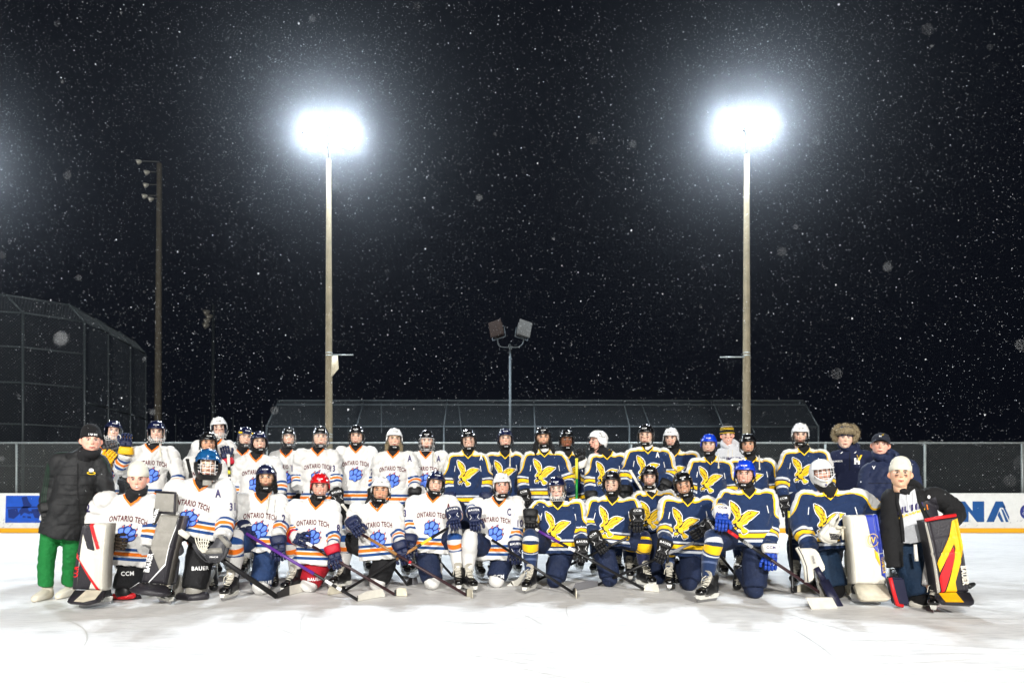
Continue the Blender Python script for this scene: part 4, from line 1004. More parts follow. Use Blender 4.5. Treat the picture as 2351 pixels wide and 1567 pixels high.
    # legs
    if kneel:
        gd = G(K(c, *knee_down)); kd = gd + V3((0, .0, .088))
        gf = G(K(c, *foot)); ank = gf + V3((0, .045 + legback, .20)); ku_uv = K(c, *knee_up); ku = P(ku_uv, gf.y + .10 + legback)
        sd = -1 if side == 0 else 1
        hu = H + U * .12 + R * sd * .10 + V3((0, .10, 0)); hdn = H + U * .12 - R * sd * .09 + V3((0, .08, 0))
        aks = kd + V3((.02 * sd, .40, .12))
        legs = [(hu, ku, ank, 'up'), (hdn, kd, aks, 'down')]
    else:
        legs = []
        for i, sg in ((0, -1), (1, 1)):
            gx = n0.x + sg * .15; gy = Y + .02
            if feet and feet[i]: g = G(K(c, *feet[i])); gx, gy = g.x, g.y
            zt = n0.z
            hj = V3((n0.x * .2 + H.x * .8 + sg * .10, Y + .02, min(zt - .62, H.z + .16))); an = V3((gx, gy + .02, .20))
            kn = hj.lerp(an, .52) + V3((sg * .015, -.03, 0)); legs.append((hj, kn, an, 'st'))
    for hj, kn, an, ty in legs: limb(bb, [hj, kn + V3((0, .02, 0)), kn.lerp(an, .5) + V3((0, .025, 0)), an], [.070, .045, .038, .030], 10)
    co2, nm2, f2 = remesh(bb, .024, 2)
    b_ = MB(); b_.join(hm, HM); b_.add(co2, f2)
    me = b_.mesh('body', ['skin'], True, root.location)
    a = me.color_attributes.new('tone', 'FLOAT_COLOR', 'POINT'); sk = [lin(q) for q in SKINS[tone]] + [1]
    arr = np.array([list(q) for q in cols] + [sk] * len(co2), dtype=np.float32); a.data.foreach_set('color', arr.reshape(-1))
    link('body', me, root)
    # neck
    hb = HM @ V3((0, .02, -.075))
    if neck:
        nb = MB(); tube(nb, [n0 + V3((0, -.0, -.10)), n0 + V3((0, -.005, -.01)), n0.lerp(hb, .6) + V3((0, -.008, 0)), hb + V3((0, -.006, 0))], [.078, .072, .070, .074], 20, flat=1.05)
        if neck == 'high' or isinstance(neck, tuple): 
            nb = MB(); tube(nb, [n0 + V3((0, 0, -.06)), n0.lerp(hb, .4), HM @ V3((0, -.004, -.095)), HM @ V3((0, -.016, -.066))], [.085, .082, .084, .088], 22, flat=1.2)
        nb.build('neck_guard', [neck[1] if isinstance(neck, tuple) else 'gaiter' if neck in ('gaiter', 'high') else neck], root)
    L2 = Matrix.Translation(-V3(root.location)) @ HM
    if hat:
        fn = {'beanie': beanie, 'fur': fur_hat, 'cap': ball_cap}[hat[0]]
        L2b = L2 @ Matrix.Diagonal((1.06, 1.03, 1.06, 1)) if hat[0] == 'beanie' else L2
        inst({'beanie': 'beanie', 'fur': 'fur_hat', 'cap': 'baseball_cap'}[hat[0]], shared(hat[0], fn), hat[1], root, L2b)
    elif hel == 'mask':
        h = inst('goalie_mask', shared('mask', goalie_mask), ['helmet_white', 'vent'], root, L2)
        inst('cage', shared('gcage', goalie_cage), ['cage_white'], h, Matrix())
    elif hel == 'catmask':
        h = inst('goalie_helmet', shared('helmet', helmet), ['helmet_teal', 'vent', 'helmet_teal'], root, L2 @ Matrix.Translation((0, -.004, .02)) @ Matrix.Diagonal((1.15, 1.1, 1.06, 1)))
        inst('cage', shared('gcage', goalie_cage), ['cage_white'], h, Matrix.Translation((0, .018, -.02)) @ Matrix.Diagonal((.95, 1, 1.1, 1)))
        q = MB()
        for a0, a1 in ((-100, -44), (44, 100)): patch(q, a0, a1, .03, -.125, 1.12, 0, 8, 6)
        patch(q, -60, 60, -.085, -.135, 1.1, 0, 12, 4); patch(q, -60, 60, -.085, -.135, .98, 0, 12, 4)
        patch(q, -30, 30, -.13, -.185, 1.0, 1, 8, 5)
        link('chin_cup', q.mesh('chin_cup', ['chin_black', 'pad_lightgrey']), h)
    else:
        txtm = 'letter_white' if hel != 'white' else 'vent_grey'
        h = inst('helmet', shared('helmet', helmet), ['helmet_' + hel, 'vent', txtm], root, L2)
        if face == 'visor':
            inst('visor', shared('visor', visor), ['clear'], h, Matrix()); inst('cage', shared('lowcage', lowcage), ['cage_white'], h, Matrix())
        else:
            inst('cage', shared('cage', cage), [face], h, Matrix())
            inst('chin_cup', shared('chin', chin), [chinm, 'letter_white' if chinm == 'chin_black' else 'vent_grey'], h, Matrix())
    if hair:
        hb_ = MB(); rnd = random.Random(int(n0.x * 100)); ln, spread, cl = hair
        for i in range(150):
            sg = rnd.choice((-1, 1)); a = rnd.uniform(.5, 2.6); p0 = V3((sg * .085 * math.sin(a) ** .5, -.03 - .06 * math.cos(a) + .05, -.03 + rnd.uniform(-.03, .02)))
            pts = [p0]
            for j in range(1, 6):
                pts.append(p0 + V3((sg * spread * (j / 5) ** .8 * rnd.uniform(.6, 1.2) + rnd.gauss(0, .008), -.02 * j / 5 + rnd.gauss(0, .008), -ln * j / 5)))
            tube(hb_, [HM @ p for p in pts], [.006, .008, .009, .008, .006, .002], 5)
        hb_.build('hair', [cl], root)
    # --- gloves
    for i, sg in ((0, -1), (1, 1)):
        gc = Gl[i]
        if gc == 0: continue
        g1 = None; gm = None
        if gc: g1 = k(gc[:2], gc[2] if len(gc) > 2 else dW[i] - .03)
        d = norm((g1 - w[i])) if g1 is not None else norm(w[i] - e[i])
        pos = (g1 - d * .035) if g1 is not None else w[i] + d * .09
        bk = CF - d * CF.dot(d)
        if bk.length < .3: bk = V3((0, 0, 1)) - d * d.z
        bk = norm(bk); fl = gfl[i]
        yax = -bk; xax = yax.cross(d); 
        if fl: yax, xax = -yax, -xax
        m4 = Matrix((xax, yax, d)).transposed().to_4x4(); m4.translation = pos
        gcol = glove_col if isinstance(glove_col, str) else glove_col[i]; cf = cuff or gcol
        if gcol in ('catch_g', 'catch_w'):
            ms = ['pad_grey', 'lace', 'pad_lightgrey', 'letter_white'] if gcol == 'catch_g' else ['pad_white', 'lace', 'pad_cream', 'pad_white']
            inst('catching_glove', shared('catcher', catcher), ms, root, Matrix.Translation(-V3(root.location)) @ m4); continue
        if gcol == 'none': continue
        tx = gtxt if (gtxt is None or isinstance(gtxt, str)) else gtxt[i]
        inst('glove', shared('glove%s%d' % (tx, i), lambda: glove(tx, i == 0)), ['glove_' + gcol, 'glove_' + cf, gpalm, 'letter_white' if cf != 'white' else 'text_navy'], root,
             Matrix.Translation(-V3(root.location)) @ m4 @ Matrix.Scale(1.08, 4))
        if (g1 is not None and (pos - w[i]).length > .10): 
            cw = MB(); tube(cw, [w[i] - norm(w[i] - e[i]) * .05, w[i].lerp(pos, .5), pos], [.046, .044, .044], 12); cw.build('undershirt_cuff', ['black_cloth'], root)
    # --- pants, socks, skates
    pn = pants or ('pants_navy' if team == 'n' else 'pants_black')
    if pn != 'none':
        pm = MB(); pc = sum((l[0] for l in legs), V3()) / 2
        loft(pm, [(pc + V3((0, 0, z)), R, V3((0, -1, 0)), a, b) for z, a, b in ([(-.10, .15, .12), (-.04, .19, .15), (.08, .20, .155), (.2, .18, .14)] if not long else [(-.10, .13, .11), (-.04, .16, .12), (.03, .13, .10)])], 20, 2.2)
        for hj, kn, an, ty in legs:
            if pn == 'trousers_green' or pn == 'trouser_dark': q, r = smooth_path([hj, kn, an + V3((0, 0, -.06))], [.098, .080, .066], 7)
            else:
                en = kn if ty == 'up' else hj.lerp(kn, .97 if ty == 'down' else .95)
                q, r = smooth_path([hj, hj.lerp(en, .5), en], [.135, .132, .118 if ty != 'up' else .112], 5)
            tube(pm, q, r, 18)
        cp, np_, fp_ = remesh(pm, .02, 3)
        for i in range(len(cp)):
            p = V3(cp[i]); cp[i] += np_[i] * (.012 * noise.noise(V3((p.x * 8, p.y * 8, p.z * 5)) + seed) + .008 * noise.noise(p * 19 + seed))
        pb = MB(); pb.v = [tuple(p) for p in cp]; pb.f = fp_; pb.m = [0] * len(fp_)
        if person.ptxt:
            t, q, h, col = person.ptxt; person.ptxt = None
            decal(pb, BVHTree.FromPolygons([V3(p) for p in cp], fp_), sc2(text2d(t, .03), h * .9, h), k(q), VR, VU, VF, .005, 1, .03)
            pb.build('trousers' if 'trouser' in pn else 'hockey_pants', [pn, col], root)
        else: pb.build('trousers' if 'trouser' in pn else 'hockey_pants', [pn], root)
    if pn not in ('trousers_green', 'trouser_dark', 'none'):
        skt = sock or ('sock_navy' if team == 'n' else 'sock_white')
        for li, (hj, kn, an, ty) in enumerate(legs):
            an2 = an + V3((0, 0, .02)); dirn = norm(kn - an2)
            ext = .055 if ty == 'up' else .04
            qp, qr = smooth_path([kn + dirn * .02 + V3((0, .02, ext)) if ty != 'down' else kn + V3((0, -.012, .0)), kn + V3((0, -.035, -.02)) if ty != 'down' else kn + V3((0, .07, -.004)), kn.lerp(an2, .45) + V3((0, .03, 0)) if ty != 'down' else kn.lerp(an2, .5), an2], [.080, .092, .084, .056] if ty != 'down' else [.088, .086, .08, .058], 6)
            if ty != 'st' or True:
                d0 = norm(qp[0] - qp[1]); qp = [qp[0] + d0 * .05, qp[0] + d0 * .03] + qp; qr = [qr[0] * .4, qr[0] * .8] + qr
            sb = MB(); tube(sb, qp, qr, 20)
            acc, tv = 0, []
            for j in range(len(qp)):
                if j: acc += (qp[j] - qp[j - 1]).length
                tv += [acc - .06] * 20
            sb.v = [tuple(V3(p) + V3((noise.noise(V3(p) * 17 + seed), 0, noise.noise(V3(p) * 17 - seed))) * .005) for p in sb.v]
            mname = skt if ty != 'down' else (down_sock or ('sock_plain' if team == 'w' else 'pants_navy'))
            me = sb.mesh('sock', [mname], True, root.location); a = me.attributes.new('hm', 'FLOAT', 'POINT'); a.data.foreach_set('value', np.array(tv[:len(me.vertices)] + [0] * (len(me.vertices) - len(tv)), dtype=np.float32))
            link('sock', me, root)
        for li, (hj, kn, an, ty) in enumerate(legs):
            ya = (skyaw[li] if isinstance(skyaw, (tuple, list)) else skyaw) if skyaw is not None else (0 if ty == 'up' else (-14, 14)[li])
            if ty == 'down':
                Mx = Matrix.Translation((an.x, an.y + .20, .185)) @ Matrix.Rotation(math.radians(90), 4, 'X')
            else: Mx = Matrix.Translation(V3((an.x, an.y - .03 - legback * .3, 0))) @ Matrix.Rotation(math.radians(ya) + face_cam * (.8 if ty == 'st' else .3), 4, 'Z') @ Matrix.Scale(1.05, 4)
            so = inst('skate', shared('skate', skate), ['boot', 'toe_cap', 'felt', 'lace'], root, Matrix.Translation(-V3(root.location)) @ Mx)
            inst('blade_holder', shared('holder', holder), ['holder'], so, Matrix()); inst('blade', shared('blade', blade), ['steel'], so, Matrix())
    elif pn != 'none':
        for hj, kn, an, ty in legs:
            sb = MB(); Rr = V3((1, 0, 0)); b0 = V3((an.x, an.y, 0))
            loft(sb, [(b0 + V3((0, y, z)), Rr, V3((0, 0, 1)), a, b) for y, z, a, b in [(.09, .06, .02, .03), (.07, .06, .04, .055), (0, .062, .045, .06), (-.08, .048, .048, .045), (-.15, .036, .044, .033), (-.185, .026, .02, .02)]], 16, 2.6)
            tube(sb, [b0 + V3((0, .03, .06)), b0 + V3((0, .03, .13))], [.05, .05], 12)
            for j in range(4): tube(sb, [b0 + V3((-.03, -.05 - .022 * j, .095 - .011 * j)), b0 + V3((.03, -.05 - .022 * j, .095 - .011 * j))], .004, 5, 1)
            sb.build('shoe', ['shoe_white', 'lace'], root)
    return root, dict(n0=n0, H=H, legs=legs, R=R, U=U, k=k, w=w, HM=HM, root=root)
person.ptxt = None
# ------------------------------------------------------------------ the people
GW, GN, GC = 'players in white jerseys', 'players in navy jerseys', 'coaches and staff'
INFO = {}
def strip(body, bvh, pts, w, m, o, R, U, Fw, off=.004):
    for a, b in zip(pts[:-1], pts[1:]): decal(body, bvh, poly2d(seg(a, b, w)), o, R, U, Fw, off, m, .03)
def x_coach(body, bvh, d):
    n, k = d['n0'], d['k']; R, U, Fw = d['R'], d['U'], d['F']; f = lambda c: tuple((k(c) - n).dot(q) for q in (R, U))
    for o in (0, 14, 28): strip(body, bvh, [f((205 + o * .3 - 42, 420 + o)), f((140 + o, 520)), f((118 + o, 640)), f((118 + o, 750))], .006, 1, n, R, U, Fw)
    strip(body, bvh, [f((345, 335)), f((215, 352))], .006, 1, n, R, U, Fw); strip(body, bvh, [f((520, 345)), f((585, 420)), f((600, 480))], .006, 1, n, R, U, Fw)
    strip(body, bvh, [f((372, 420)), f((370, 600)), f((385, 780)), f((392, 930))], .012, 4, n, R, U, Fw)
    for y in (500, 570, 640, 710, 780, 850): strip(body, bvh, [f((225, y)), f((365, y + 4))], .004, 4, n, R, U, Fw); strip(body, bvh, [f((385, y + 4)), f((520, y))], .004, 4, n, R, U, Fw)
    c = f((468, 484)); ell = lambda rx, rz, dz: poly2d([(c[0] + rx * math.cos(a), c[1] + dz + rz * math.sin(a)) for a in np.linspace(0, 6.283, 17)[:-1]])
    decal(body, bvh, ell(.038, .016, -.005), n, R, U, Fw, .005, 2); decal(body, bvh, ell(.022, .02, .022), n, R, U, Fw, .005, 3); decal(body, bvh, ell(.028, .008, -.004), n, R, U, Fw, .008, 1)
    return ['coat_black', 'coat_green', 'emblem_yellow', 'letter_white', 'black_cloth']
def hlogo(body, bvh, o, R, U, Fw, s, m0=1, m1=2):
    decal(body, bvh, sc2(text2d('H', .09), s * .9, s), o, R, U, Fw, .005, m0)
    for sg in (-1, 1): decal(body, bvh, poly2d([(s * .2, s * .15), (s * .35, s * .1), (s * .35 + sg * s * .42, s * 1.0), (s * .25 + sg * s * .2, s * .95)]), o, R, U, Fw, .008, m1)
def x_hood(body, bvh, d):
    n, k = d['n0'], d['k']; R, U, Fw = d['R'], d['U'], d['F']
    hlogo(body, bvh, k((838, 405)), R, U, Fw, .085); decal(body, bvh, sc2(text2d('HUMBER', .03), .026, .024), k((695, 402)), R, U, Fw, .005, 1)
    for c in ((727, 340), (825, 340)): decal(body, bvh, poly2d([(-.016, -.012), (.012, .012), (.018, .006), (0, -.014)]), k(c), R, U, Fw, .006, 1)
    strip(body, bvh, [((k((788, 340)) - n).dot(R), (k((788, 340)) - n).dot(U)), ((k((785, 470)) - n).dot(R), (k((785, 470)) - n).dot(U))], .008, 3, n, R, U, Fw)
    return ['hoodie_navy', 'letter_white', 'emblem_yellow', 'black_cloth']
def x_cap(body, bvh, d):
    n, k = d['n0'], d['k']; R, U, Fw = d['R'], d['U'], d['F']
    decal(body, bvh, poly2d([(-.02, .018), (-.008, .018), (0, -.004), (.012, .02), (.02, .018), (.002, -.026)]), k((960, 447)), R, U, Fw, .006, 1); hlogo(body, bvh, k((1118, 440)), R, U, Fw, .05)
    f = lambda c: tuple((k(c) - n).dot(q) for q in (R, U))
    for y in (560, 660, 760, 860): strip(body, bvh, [f((920, y)), f((1200, y))], .004, 3, n, R, U, Fw)
    return ['coat_navy', 'letter_white', 'emblem_yellow', 'black_cloth']
def x_fan(body, bvh, d):
    n, k = d['n0'], d['k']; R, U, Fw = d['R'], d['U'], d['F']
    decal(body, bvh, sc2(text2d('HUMBER', .05), .055, .06), k((872, 390)), R, U, Fw, .005, 1)
    for x in (-.03, .03): strip(body, bvh, [(x, -.03), (x * 1.1, -.17)], .008, 2, n, R, U, Fw)
    return ['hoodie_grey', 'text_navy', 'pad_cream']
def x_kid(body, bvh, d):
    n, k = d['n0'], d['k']; R, U, Fw = d['R'], d['U'], d['F']; f = lambda c: tuple((k(c) - n).dot(q) for q in (R, U))
    decal(body, bvh, poly2d([f(c) for c in [(352, 640), (372, 605), (420, 640), (470, 600), (484, 640), (505, 700), (545, 800), (560, 860), (556, 950), (500, 972), (440, 985), (386, 980), (384, 900), (372, 800), (352, 710)]]), n, R, U, Fw, .006, 1, .03)
    T = Matrix.Rotation(0, 4, 'Z'); v, tri = text2d('HUMB', .05); v = [(a * .056, b * .062 + a * .056 * .32) for a, b in v]
    decal(body, bvh, (v, tri), k((440, 738)), R, U, Fw, .010, 2)
    v, tri = text2d('HAWKS', .05); decal(body, bvh, ([(a * .045, b * .026 + a * .045 * .36) for a, b in v], tri), k((450, 775)), R, U, Fw, .010, 3)
    decal(body, bvh, poly2d([f(c) for c in [(520, 700), (615, 655), (655, 785), (585, 812), (560, 780)]]), n, R, U, Fw, .008, 4, .03)
    strip(body, bvh, [f((552, 712)), f((560, 748))], .007, 5, n, R, U, Fw, .011); decal(body, bvh, poly2d([(.012 * math.cos(a), .016 * math.sin(a)) for a in np.linspace(0, 6.28, 11)[:-1]]), k((570, 658)), R, U, Fw, .01, 6)
    for x0, x1 in (((420, 640), (432, 770)), ((462, 625), (466, 760))): strip(body, bvh, [f(x0), f(x1)], .010, 6, n, R, U, Fw, .013)
    o = len(body.v)
    for pts in ([(350, 615), (345, 700), (372, 800), (384, 900), (388, 975)], [(482, 600), (500, 690), (545, 800), (562, 860)]):
        q = []
        for c in pts:
            h = bvh.ray_cast(k(c) + Fw * .6, -Fw, 1.2); q.append((h[0] if h[0] else k(c)) + Fw * .012)
        tube(body, q, .016, 8, 0)
    return ['black_cloth', 'hoodie_grey', 'text_navy', 'emblem_yellow', 'pad_dark', 'orange', 'letter_white', 'black_cloth']
def pp(key, *a, **kw): INFO[key] = person(*a, **kw)[1]

# left group: coach, standing row in white
pp(1, 1, 6.95, (424, 272), (420, 352), ((240, 402), (510, 400)), 'coach in long black parka, black beanie and bright green trousers', coat='long', extra=x_coach, E=((165, 590), (572, 560)), W=((160, 750), (575, 690)), dW=(-.08, .15), dE=(0, .1),
   Gl=((165, 815), 0), hem=(245, 940), hat=('beanie', ['wool_black']), neck='high', pants='trousers_green', feet=((130, 1400), (295, 1380)), group=GC, brow=(120, 90, 60), bulk=1.0, tw=1.12, glove_col='black', tone='pink')
pp(2, 1, 9.3, (596, 200), (578, 305), ((505, 360), (690, 380)), 'white-jersey player behind the coach, head tipped, navy helmet with clear shield, grey-palmed glove raised', team='w', hel='navy', face='visor', group=GW, roll=9, yaw=8,
   E=((505, 500), (720, 480)), W=((565, 420), (640, 345)), dW=(-.3, -.25), Gl=((592, 382, -.35), (622, 300, -.3)), glove_col=('yellow', 'grey'), gfl=(0, 1), sock='sock_white')
pp(3, 1, 8.75, (910, 205), (908, 292), ((800, 345), (1040, 345)), 'white-jersey player with clear shield raising a navy and yellow glove beside his head', team='w', hel='navy', face='visor', group=GW, E=((668, 470), (1090, 500)), W=((718, 350), (1085, 620)), dE=(-.05, 0), dW=(-.2, -.1),
   Gl=((722, 262, -.22), 0), glove_col=('navy', 'black'), cuff='yellow', gpalm='glove_yellow', hem=(900, 705))
pp(6, 2, 9.5, (300, 172), (300, 252), ((175, 300), (410, 310)), 'tallest white-jersey player, white helmet and clear shield, red and navy glove on a stick butt', team='w', hel='white', face='visor', group=GW, paint=True, neck='gaiter_white', E=((120, 460), (425, 530)), W=((130, 600), (392, 430)), dW=(-.1, -.28), dE=(0, -.1),
   Gl=(0, (372, 348, -.3)), glove_col=('red', 'navy'), cuff='red', gpalm='glove_red', gfl=(0, 0))
pp(8, 2, 9.6, (492, 243), (495, 325), ((435, 375), (600, 380)), 'white-jersey player turned sideways, dark helmet with gold side strips and chrome cage', team='w', hel='navy', face='cage_chrome', chinm='chin_black', yaw=14, group=GW, neck='high')
pp(7, 2, 9.0, (220, 285), (218, 368), ((110, 415), (320, 425)), 'white-jersey player half hidden behind the blue-masked goalie, black helmet and cage', team='w', hel='black', group=GW, tone='tan', brow=(20, 16, 14))
pp(9, 2, 9.05, (593, 280), (592, 362), ((485, 415), (720, 415)), 'white-jersey player with shiny navy helmet and black cage, chin lifted, standing', team='w', hel='navy', group=GW, pitch=10, E=((440, 560), (765, 540)), W=((445, 690), (762, 660)))
pp(11, 2, 9.5, (808, 245), (805, 332), ((725, 375), (880, 370)), 'slim white-jersey player with black helmet and pale chrome cage, standing behind number 13', team='w', hel='black', face='cage_chrome', group=GW, hscale=.97)
pp(12, 2, 9.0, (1038, 245), (1035, 318), ((910, 365), (1150, 365)), 'white-jersey player number 13 with chrome cage standing left of the concrete pole', team='w', hel='black', face='cage_chrome', group=GW, E=((885, 500), (1165, 510)), W=((885, 600), (1165, 600)), Gl=(0, (1186, 690, -.15)), glove_col='black', gtxt='BAUER',
   letters=(('13', (1140, 455), .085, 7), ('1', (850, 455), .085, 7)))
pp(14, 3, 9.3, (235, 232), (242, 300), ((130, 345), (355, 345)), 'tall white-jersey player number 7 with plain black helmet and bare neck', team='w', hel='black', group=GW, neck='gaiter', E=((100, 480), (380, 500)), W=((100, 600), (372, 620)), hem=(240, 712), letters=(('7', (357, 482), .085, 7),))
pp(15, 3, 9.0, (508, 258), (510, 335), ((410, 390), (635, 380)), 'white-jersey player with white helmet, fair hair and a letter A, standing', team='w', hel='white', group=GW, hair=(.09, .015, 'fur'), E=((395, 540), (665, 520)), W=((400, 660), (668, 615)), hem=(505, 740), letters=(('A', (628, 383), .085, 7),), brow=(120, 92, 60))
pp(16, 3, 9.3, (745, 268), (745, 340), ((655, 380), (870, 375)), 'white-jersey player with black helmet, white-rimmed cage, stubble and a letter A', team='w', hel='black', face='cage_white', group=GW, beard=(60, 44, 36), letters=(('A', (836, 385), .085, 7),))
# navy standing row
pp(19, 3, 9.15, (1050, 265), (1050, 342), ((940, 390), (1155, 390)), 'navy-jersey player with hooded collar and white letter A, first of the standing navy row', team='n', hel='black', group=GN, paint=True, E=((908, 530), (1185, 540)), W=((918, 650), (1180, 650)), hem=(1050, 738), letters=(('A', (1143, 378), .07, 7),), feet=((1000, 1260), (1130, 1240)), glove_col='navy')
pp(20, 4, 9.35, (313, 255), (312, 345), ((205, 385), (410, 385)), 'navy-jersey player with navy helmet, chin raised, behind the kneeling captain', team='n', hel='navy', group=GN, pitch=8, letters=())
pp(22, 4, 9.1, (587, 245), (595, 332), ((480, 385), (715, 385)), 'navy-jersey player with long dark curly hair spilling from his black helmet', team='n', hel='black', group=GN, tone='olive', beard=(40, 28, 22), brow=(24, 18, 14), hair=(.17, .055, 'black_cloth'), neck='gaiter_white', E=((445, 530), (770, 530)), W=((450, 640), (775, 600)), Gl=((462, 690, -.15), 0), gtxt='CCM', hem=(595, 690))
pp(23, 4, 9.7, (757, 262), (762, 345), ((700, 395), (860, 400)), 'navy-jersey player half hidden with dark skin, black glove raised on a green stick', team='n', hel='black', group=GN, tone='brown', brow=(14, 10, 8), E=((690, 560), (905, 560)), W=((690, 660), (880, 440)), dW=(-.1, -.3), dE=(0, -.08), Gl=(0, (850, 365, -.35)), glove_col='black', cuff='white', hem=(840, 720))
pp(24, 4, 9.2, (985, 272), (1045, 350), ((955, 395), (1150, 390)), 'navy-jersey player in white helmet looking sideways in profile', team='n', hel='white', group=GN, paint=True, yaw=-62, E=((925, 540), (1185, 530)), W=((930, 640), (1195, 610)), tone='pink')
pp(27, 5, 9.1, (270, 228), (272, 308), ((155, 355), (405, 360)), 'tallest navy-jersey player, black helmet, white undershirt and letter A', team='n', hel='black', group=GN, paint=True, neck='gaiter_white', roll=4, E=((115, 490), (435, 480)), W=((110, 600), (400, 560)), letters=(('A', (343, 358), .075, 7),))
pp(28, 5, 9.7, (453, 248), (462, 335), ((400, 385), (600, 375)), 'navy-jersey player with white helmet and black cage, standing behind two others', team='n', hel='white', group=GN, hair=(.08, .0, 'wool_black'))
pp(29, 5, 9.0, (728, 295), (722, 385), ((610, 430), (840, 440)), 'navy-jersey player standing in a bright blue helmet', team='n', hel='blue', group=GN, hscale=.97, E=((580, 570), (870, 580)), W=((585, 690), (870, 690)))
pp(30, 5, 10.1, (862, 228), (868, 305), ((800, 355), (945, 350)), 'smiling man in grey hoodie and striped black and gold beanie behind the navy row', team='n', coat='hoodie', extra=x_fan, hat=('beanie', ['wool_black']), neck=None, smile=True, paint=True, pants='trouser_dark', group=GC, Gl=(0, 0), tone='pink')
pp(31, 5, 9.2, (1012, 295), (1015, 383), ((895, 430), (1145, 430)), 'navy-jersey player with black helmet and dangling cream strap, standing behind the kneeling blue helmet', team='n', hel='black', group=GN, E=((870, 560), (1180, 560)), W=((880, 680), (1175, 690)), tone='tan')
pp(35, 6, 8.9, (453, 222), (455, 318), ((335, 370), (590, 365)), 'navy-jersey player with white helmet and moustache, last of the standing row', team='n', hel='white', group=GN, beard=(46, 32, 26), neck=None, E=((300, 530), (640, 520)), W=((305, 660), (640, 640)), Gl=((325, 740, -.18), 0), gtxt='CCM', feet=((395, 1300), (500, 1290)), glove_col='black', hem=(465, 715))
pp(36, 6, 9.5, (778, 252), (788, 318), ((685, 375), (905, 375)), 'young man in navy hoodie and shaggy fur trapper hat', team='n', coat='hoodie', extra=x_hood, hat=('fur', ['fur', 'coat_navy']), neck=None, pants='trouser_dark', group=GC, Gl=(0, 0), hscale=1.12)
pp(37, 6, 8.6, (1038, 302), (1060, 385), ((925, 490), (1205, 455)), 'older coach in navy winter coat and dark baseball cap', team='n', coat='long', extra=x_cap, hat=('cap', ['cap_navy', 'letter_white', 'emblem_yellow']), neck=('high', 'coat_navy'), pants='trouser_dark', group=GC, Gl=(0, 0), hem=(1060, 1010), bulk=1.25, tone='pink', brow=(130, 110, 95), hscale=1.12, E=((890, 700), (1250, 660)), W=((900, 900), (1255, 860)), roll=4)
# kneeling row, white
person.ptxt = ('CCM', (730, 1198), .042, 'letter_white')
pp(4, 1, 7.1, (768, 552), (765, 660), ((565, 685), (885, 700)), 'kneeling goalie in white jersey number 2 wearing a cream beanie and black neck warmer', team='w', kneel=True, hat=('beanie', ['wool_cream']), neck='high', smile=True, tone='pink', group=GW, hem=(705, 1140), E=((470, 840), (900, 880)), W=((560, 975), (870, 1010)), dW=(-.25, -.05), dE=(-.05, 0),
   Gl=((640, 990, -.36), 0), glove_col='brown', letters=(('2', (452, 735), .085, 7),), side=0, knee_up=(495, 1010), foot=(450, 1462), knee_down=(705, 1400), pants='pants_black', sock='sock_plain', down_sock='chin_black', legback=.20, skyaw=(-35, 0), bulk=1.1, hscale=1.05)
person.ptxt = ('BAUER', (188, 1163), .040, 'letter_white')
pp(5, 2, 7.1, (212, 455), (200, 560), ((0, 600), (370, 600)), 'kneeling goalie in white jersey with letter A wearing a teal blue mask', team='w', kneel=True, hel='catmask', neck='gaiter', group=GW, hem=(120, 935), E=((-60, 790), (375, 780)), W=((-30, 800), (345, 955)), dW=(-.3, -.22), dE=(0, -.02), Gl=(0, (262, 1050, -.32)), glove_col=('none', 'none'),
   letters=(('A', (315, 632), .085, 7), ('31', (418, 728), .08, 7)), side=0, knee_up=(-60, 960), foot=(-132, 1440), knee_down=(145, 1395), pants='pants_black', sock='sock_plain', down_sock='pad_lightgrey', legback=.20, bulk=1.15, embd=(-.04, 0), skyaw=(40, 0))
person.ptxt = ('TRUE', (655, 1255), .040, 'letter_white')
pp(10, 2, 7.55, (640, 540), (635, 645), ((480, 690), (760, 695)), 'kneeling white-jersey player with navy helmet, purple stick and blue hockey pants', team='w', kneel=True, hel='navy', group=GW, beard=(34, 26, 22), tone='olive', pants='pants_blue', E=((445, 850), (772, 840)), W=((515, 905), (748, 950)), dW=(-.2, -.28), dE=(-.05, -.08), Gl=((515, 915, -.22), (758, 1045, -.33)), glove_col='navy', gtxt=None, hem=(612, 1050),
   letters=(('2', (785, 810), .085, 7),), side=0, knee_up=(440, 985), foot=(405, 1395), knee_down=(620, 1362), skyaw=(-12, 0), hair=(.10, .01, 'wool_black'))
person.ptxt = ('BAUER', (1010, 1235), .036, 'letter_white')
pp(13, 2, 7.65, (1032, 600), (1025, 692), ((870, 735), (1140, 740)), 'kneeling white-jersey player number 8 with red helmet and red hockey pants', team='w', kneel=True, hel='red', group=GW, tone='pink', pants='pants_red', E=((835, 880), (1155, 890)), W=((895, 960), (1140, 1035)), dW=(-.2, -.25), dE=(-.05, -.05), Gl=((905, 965, -.22), (1163, 1105, -.28)), glove_col='navy', cuff='red', gpalm='glove_red', hem=(1005, 1140),
   letters=(('8', (1178, 880), .085, 7),), side=0, knee_up=(855, 990), foot=(860, 1350), knee_down=(968, 1345), skyaw=(-30, 0), embd=(-.02, -.01))
pp(17, 3, 7.85, (410, 630), (395, 705), ((240, 755), (530, 750)), 'small kneeling white-jersey player with white helmet and black hockey pants, gloves crossed on sticks', team='w', kneel=True, hel='white', group=GW, tone='tan', pants='pants_black', E=((215, 850), (545, 890)), W=((228, 850), (560, 1010)), dW=(-.22, -.28), dE=(-.02, -.08), Gl=((243, 880, -.3), (585, 1075, -.32)), glove_col='navy', hem=(430, 1110),
   side=0, knee_up=(165, 970), foot=(140, 1318), knee_down=(395, 1330), skyaw=(-38, 0), embd=(-.02, -.02), hscale=1.03)
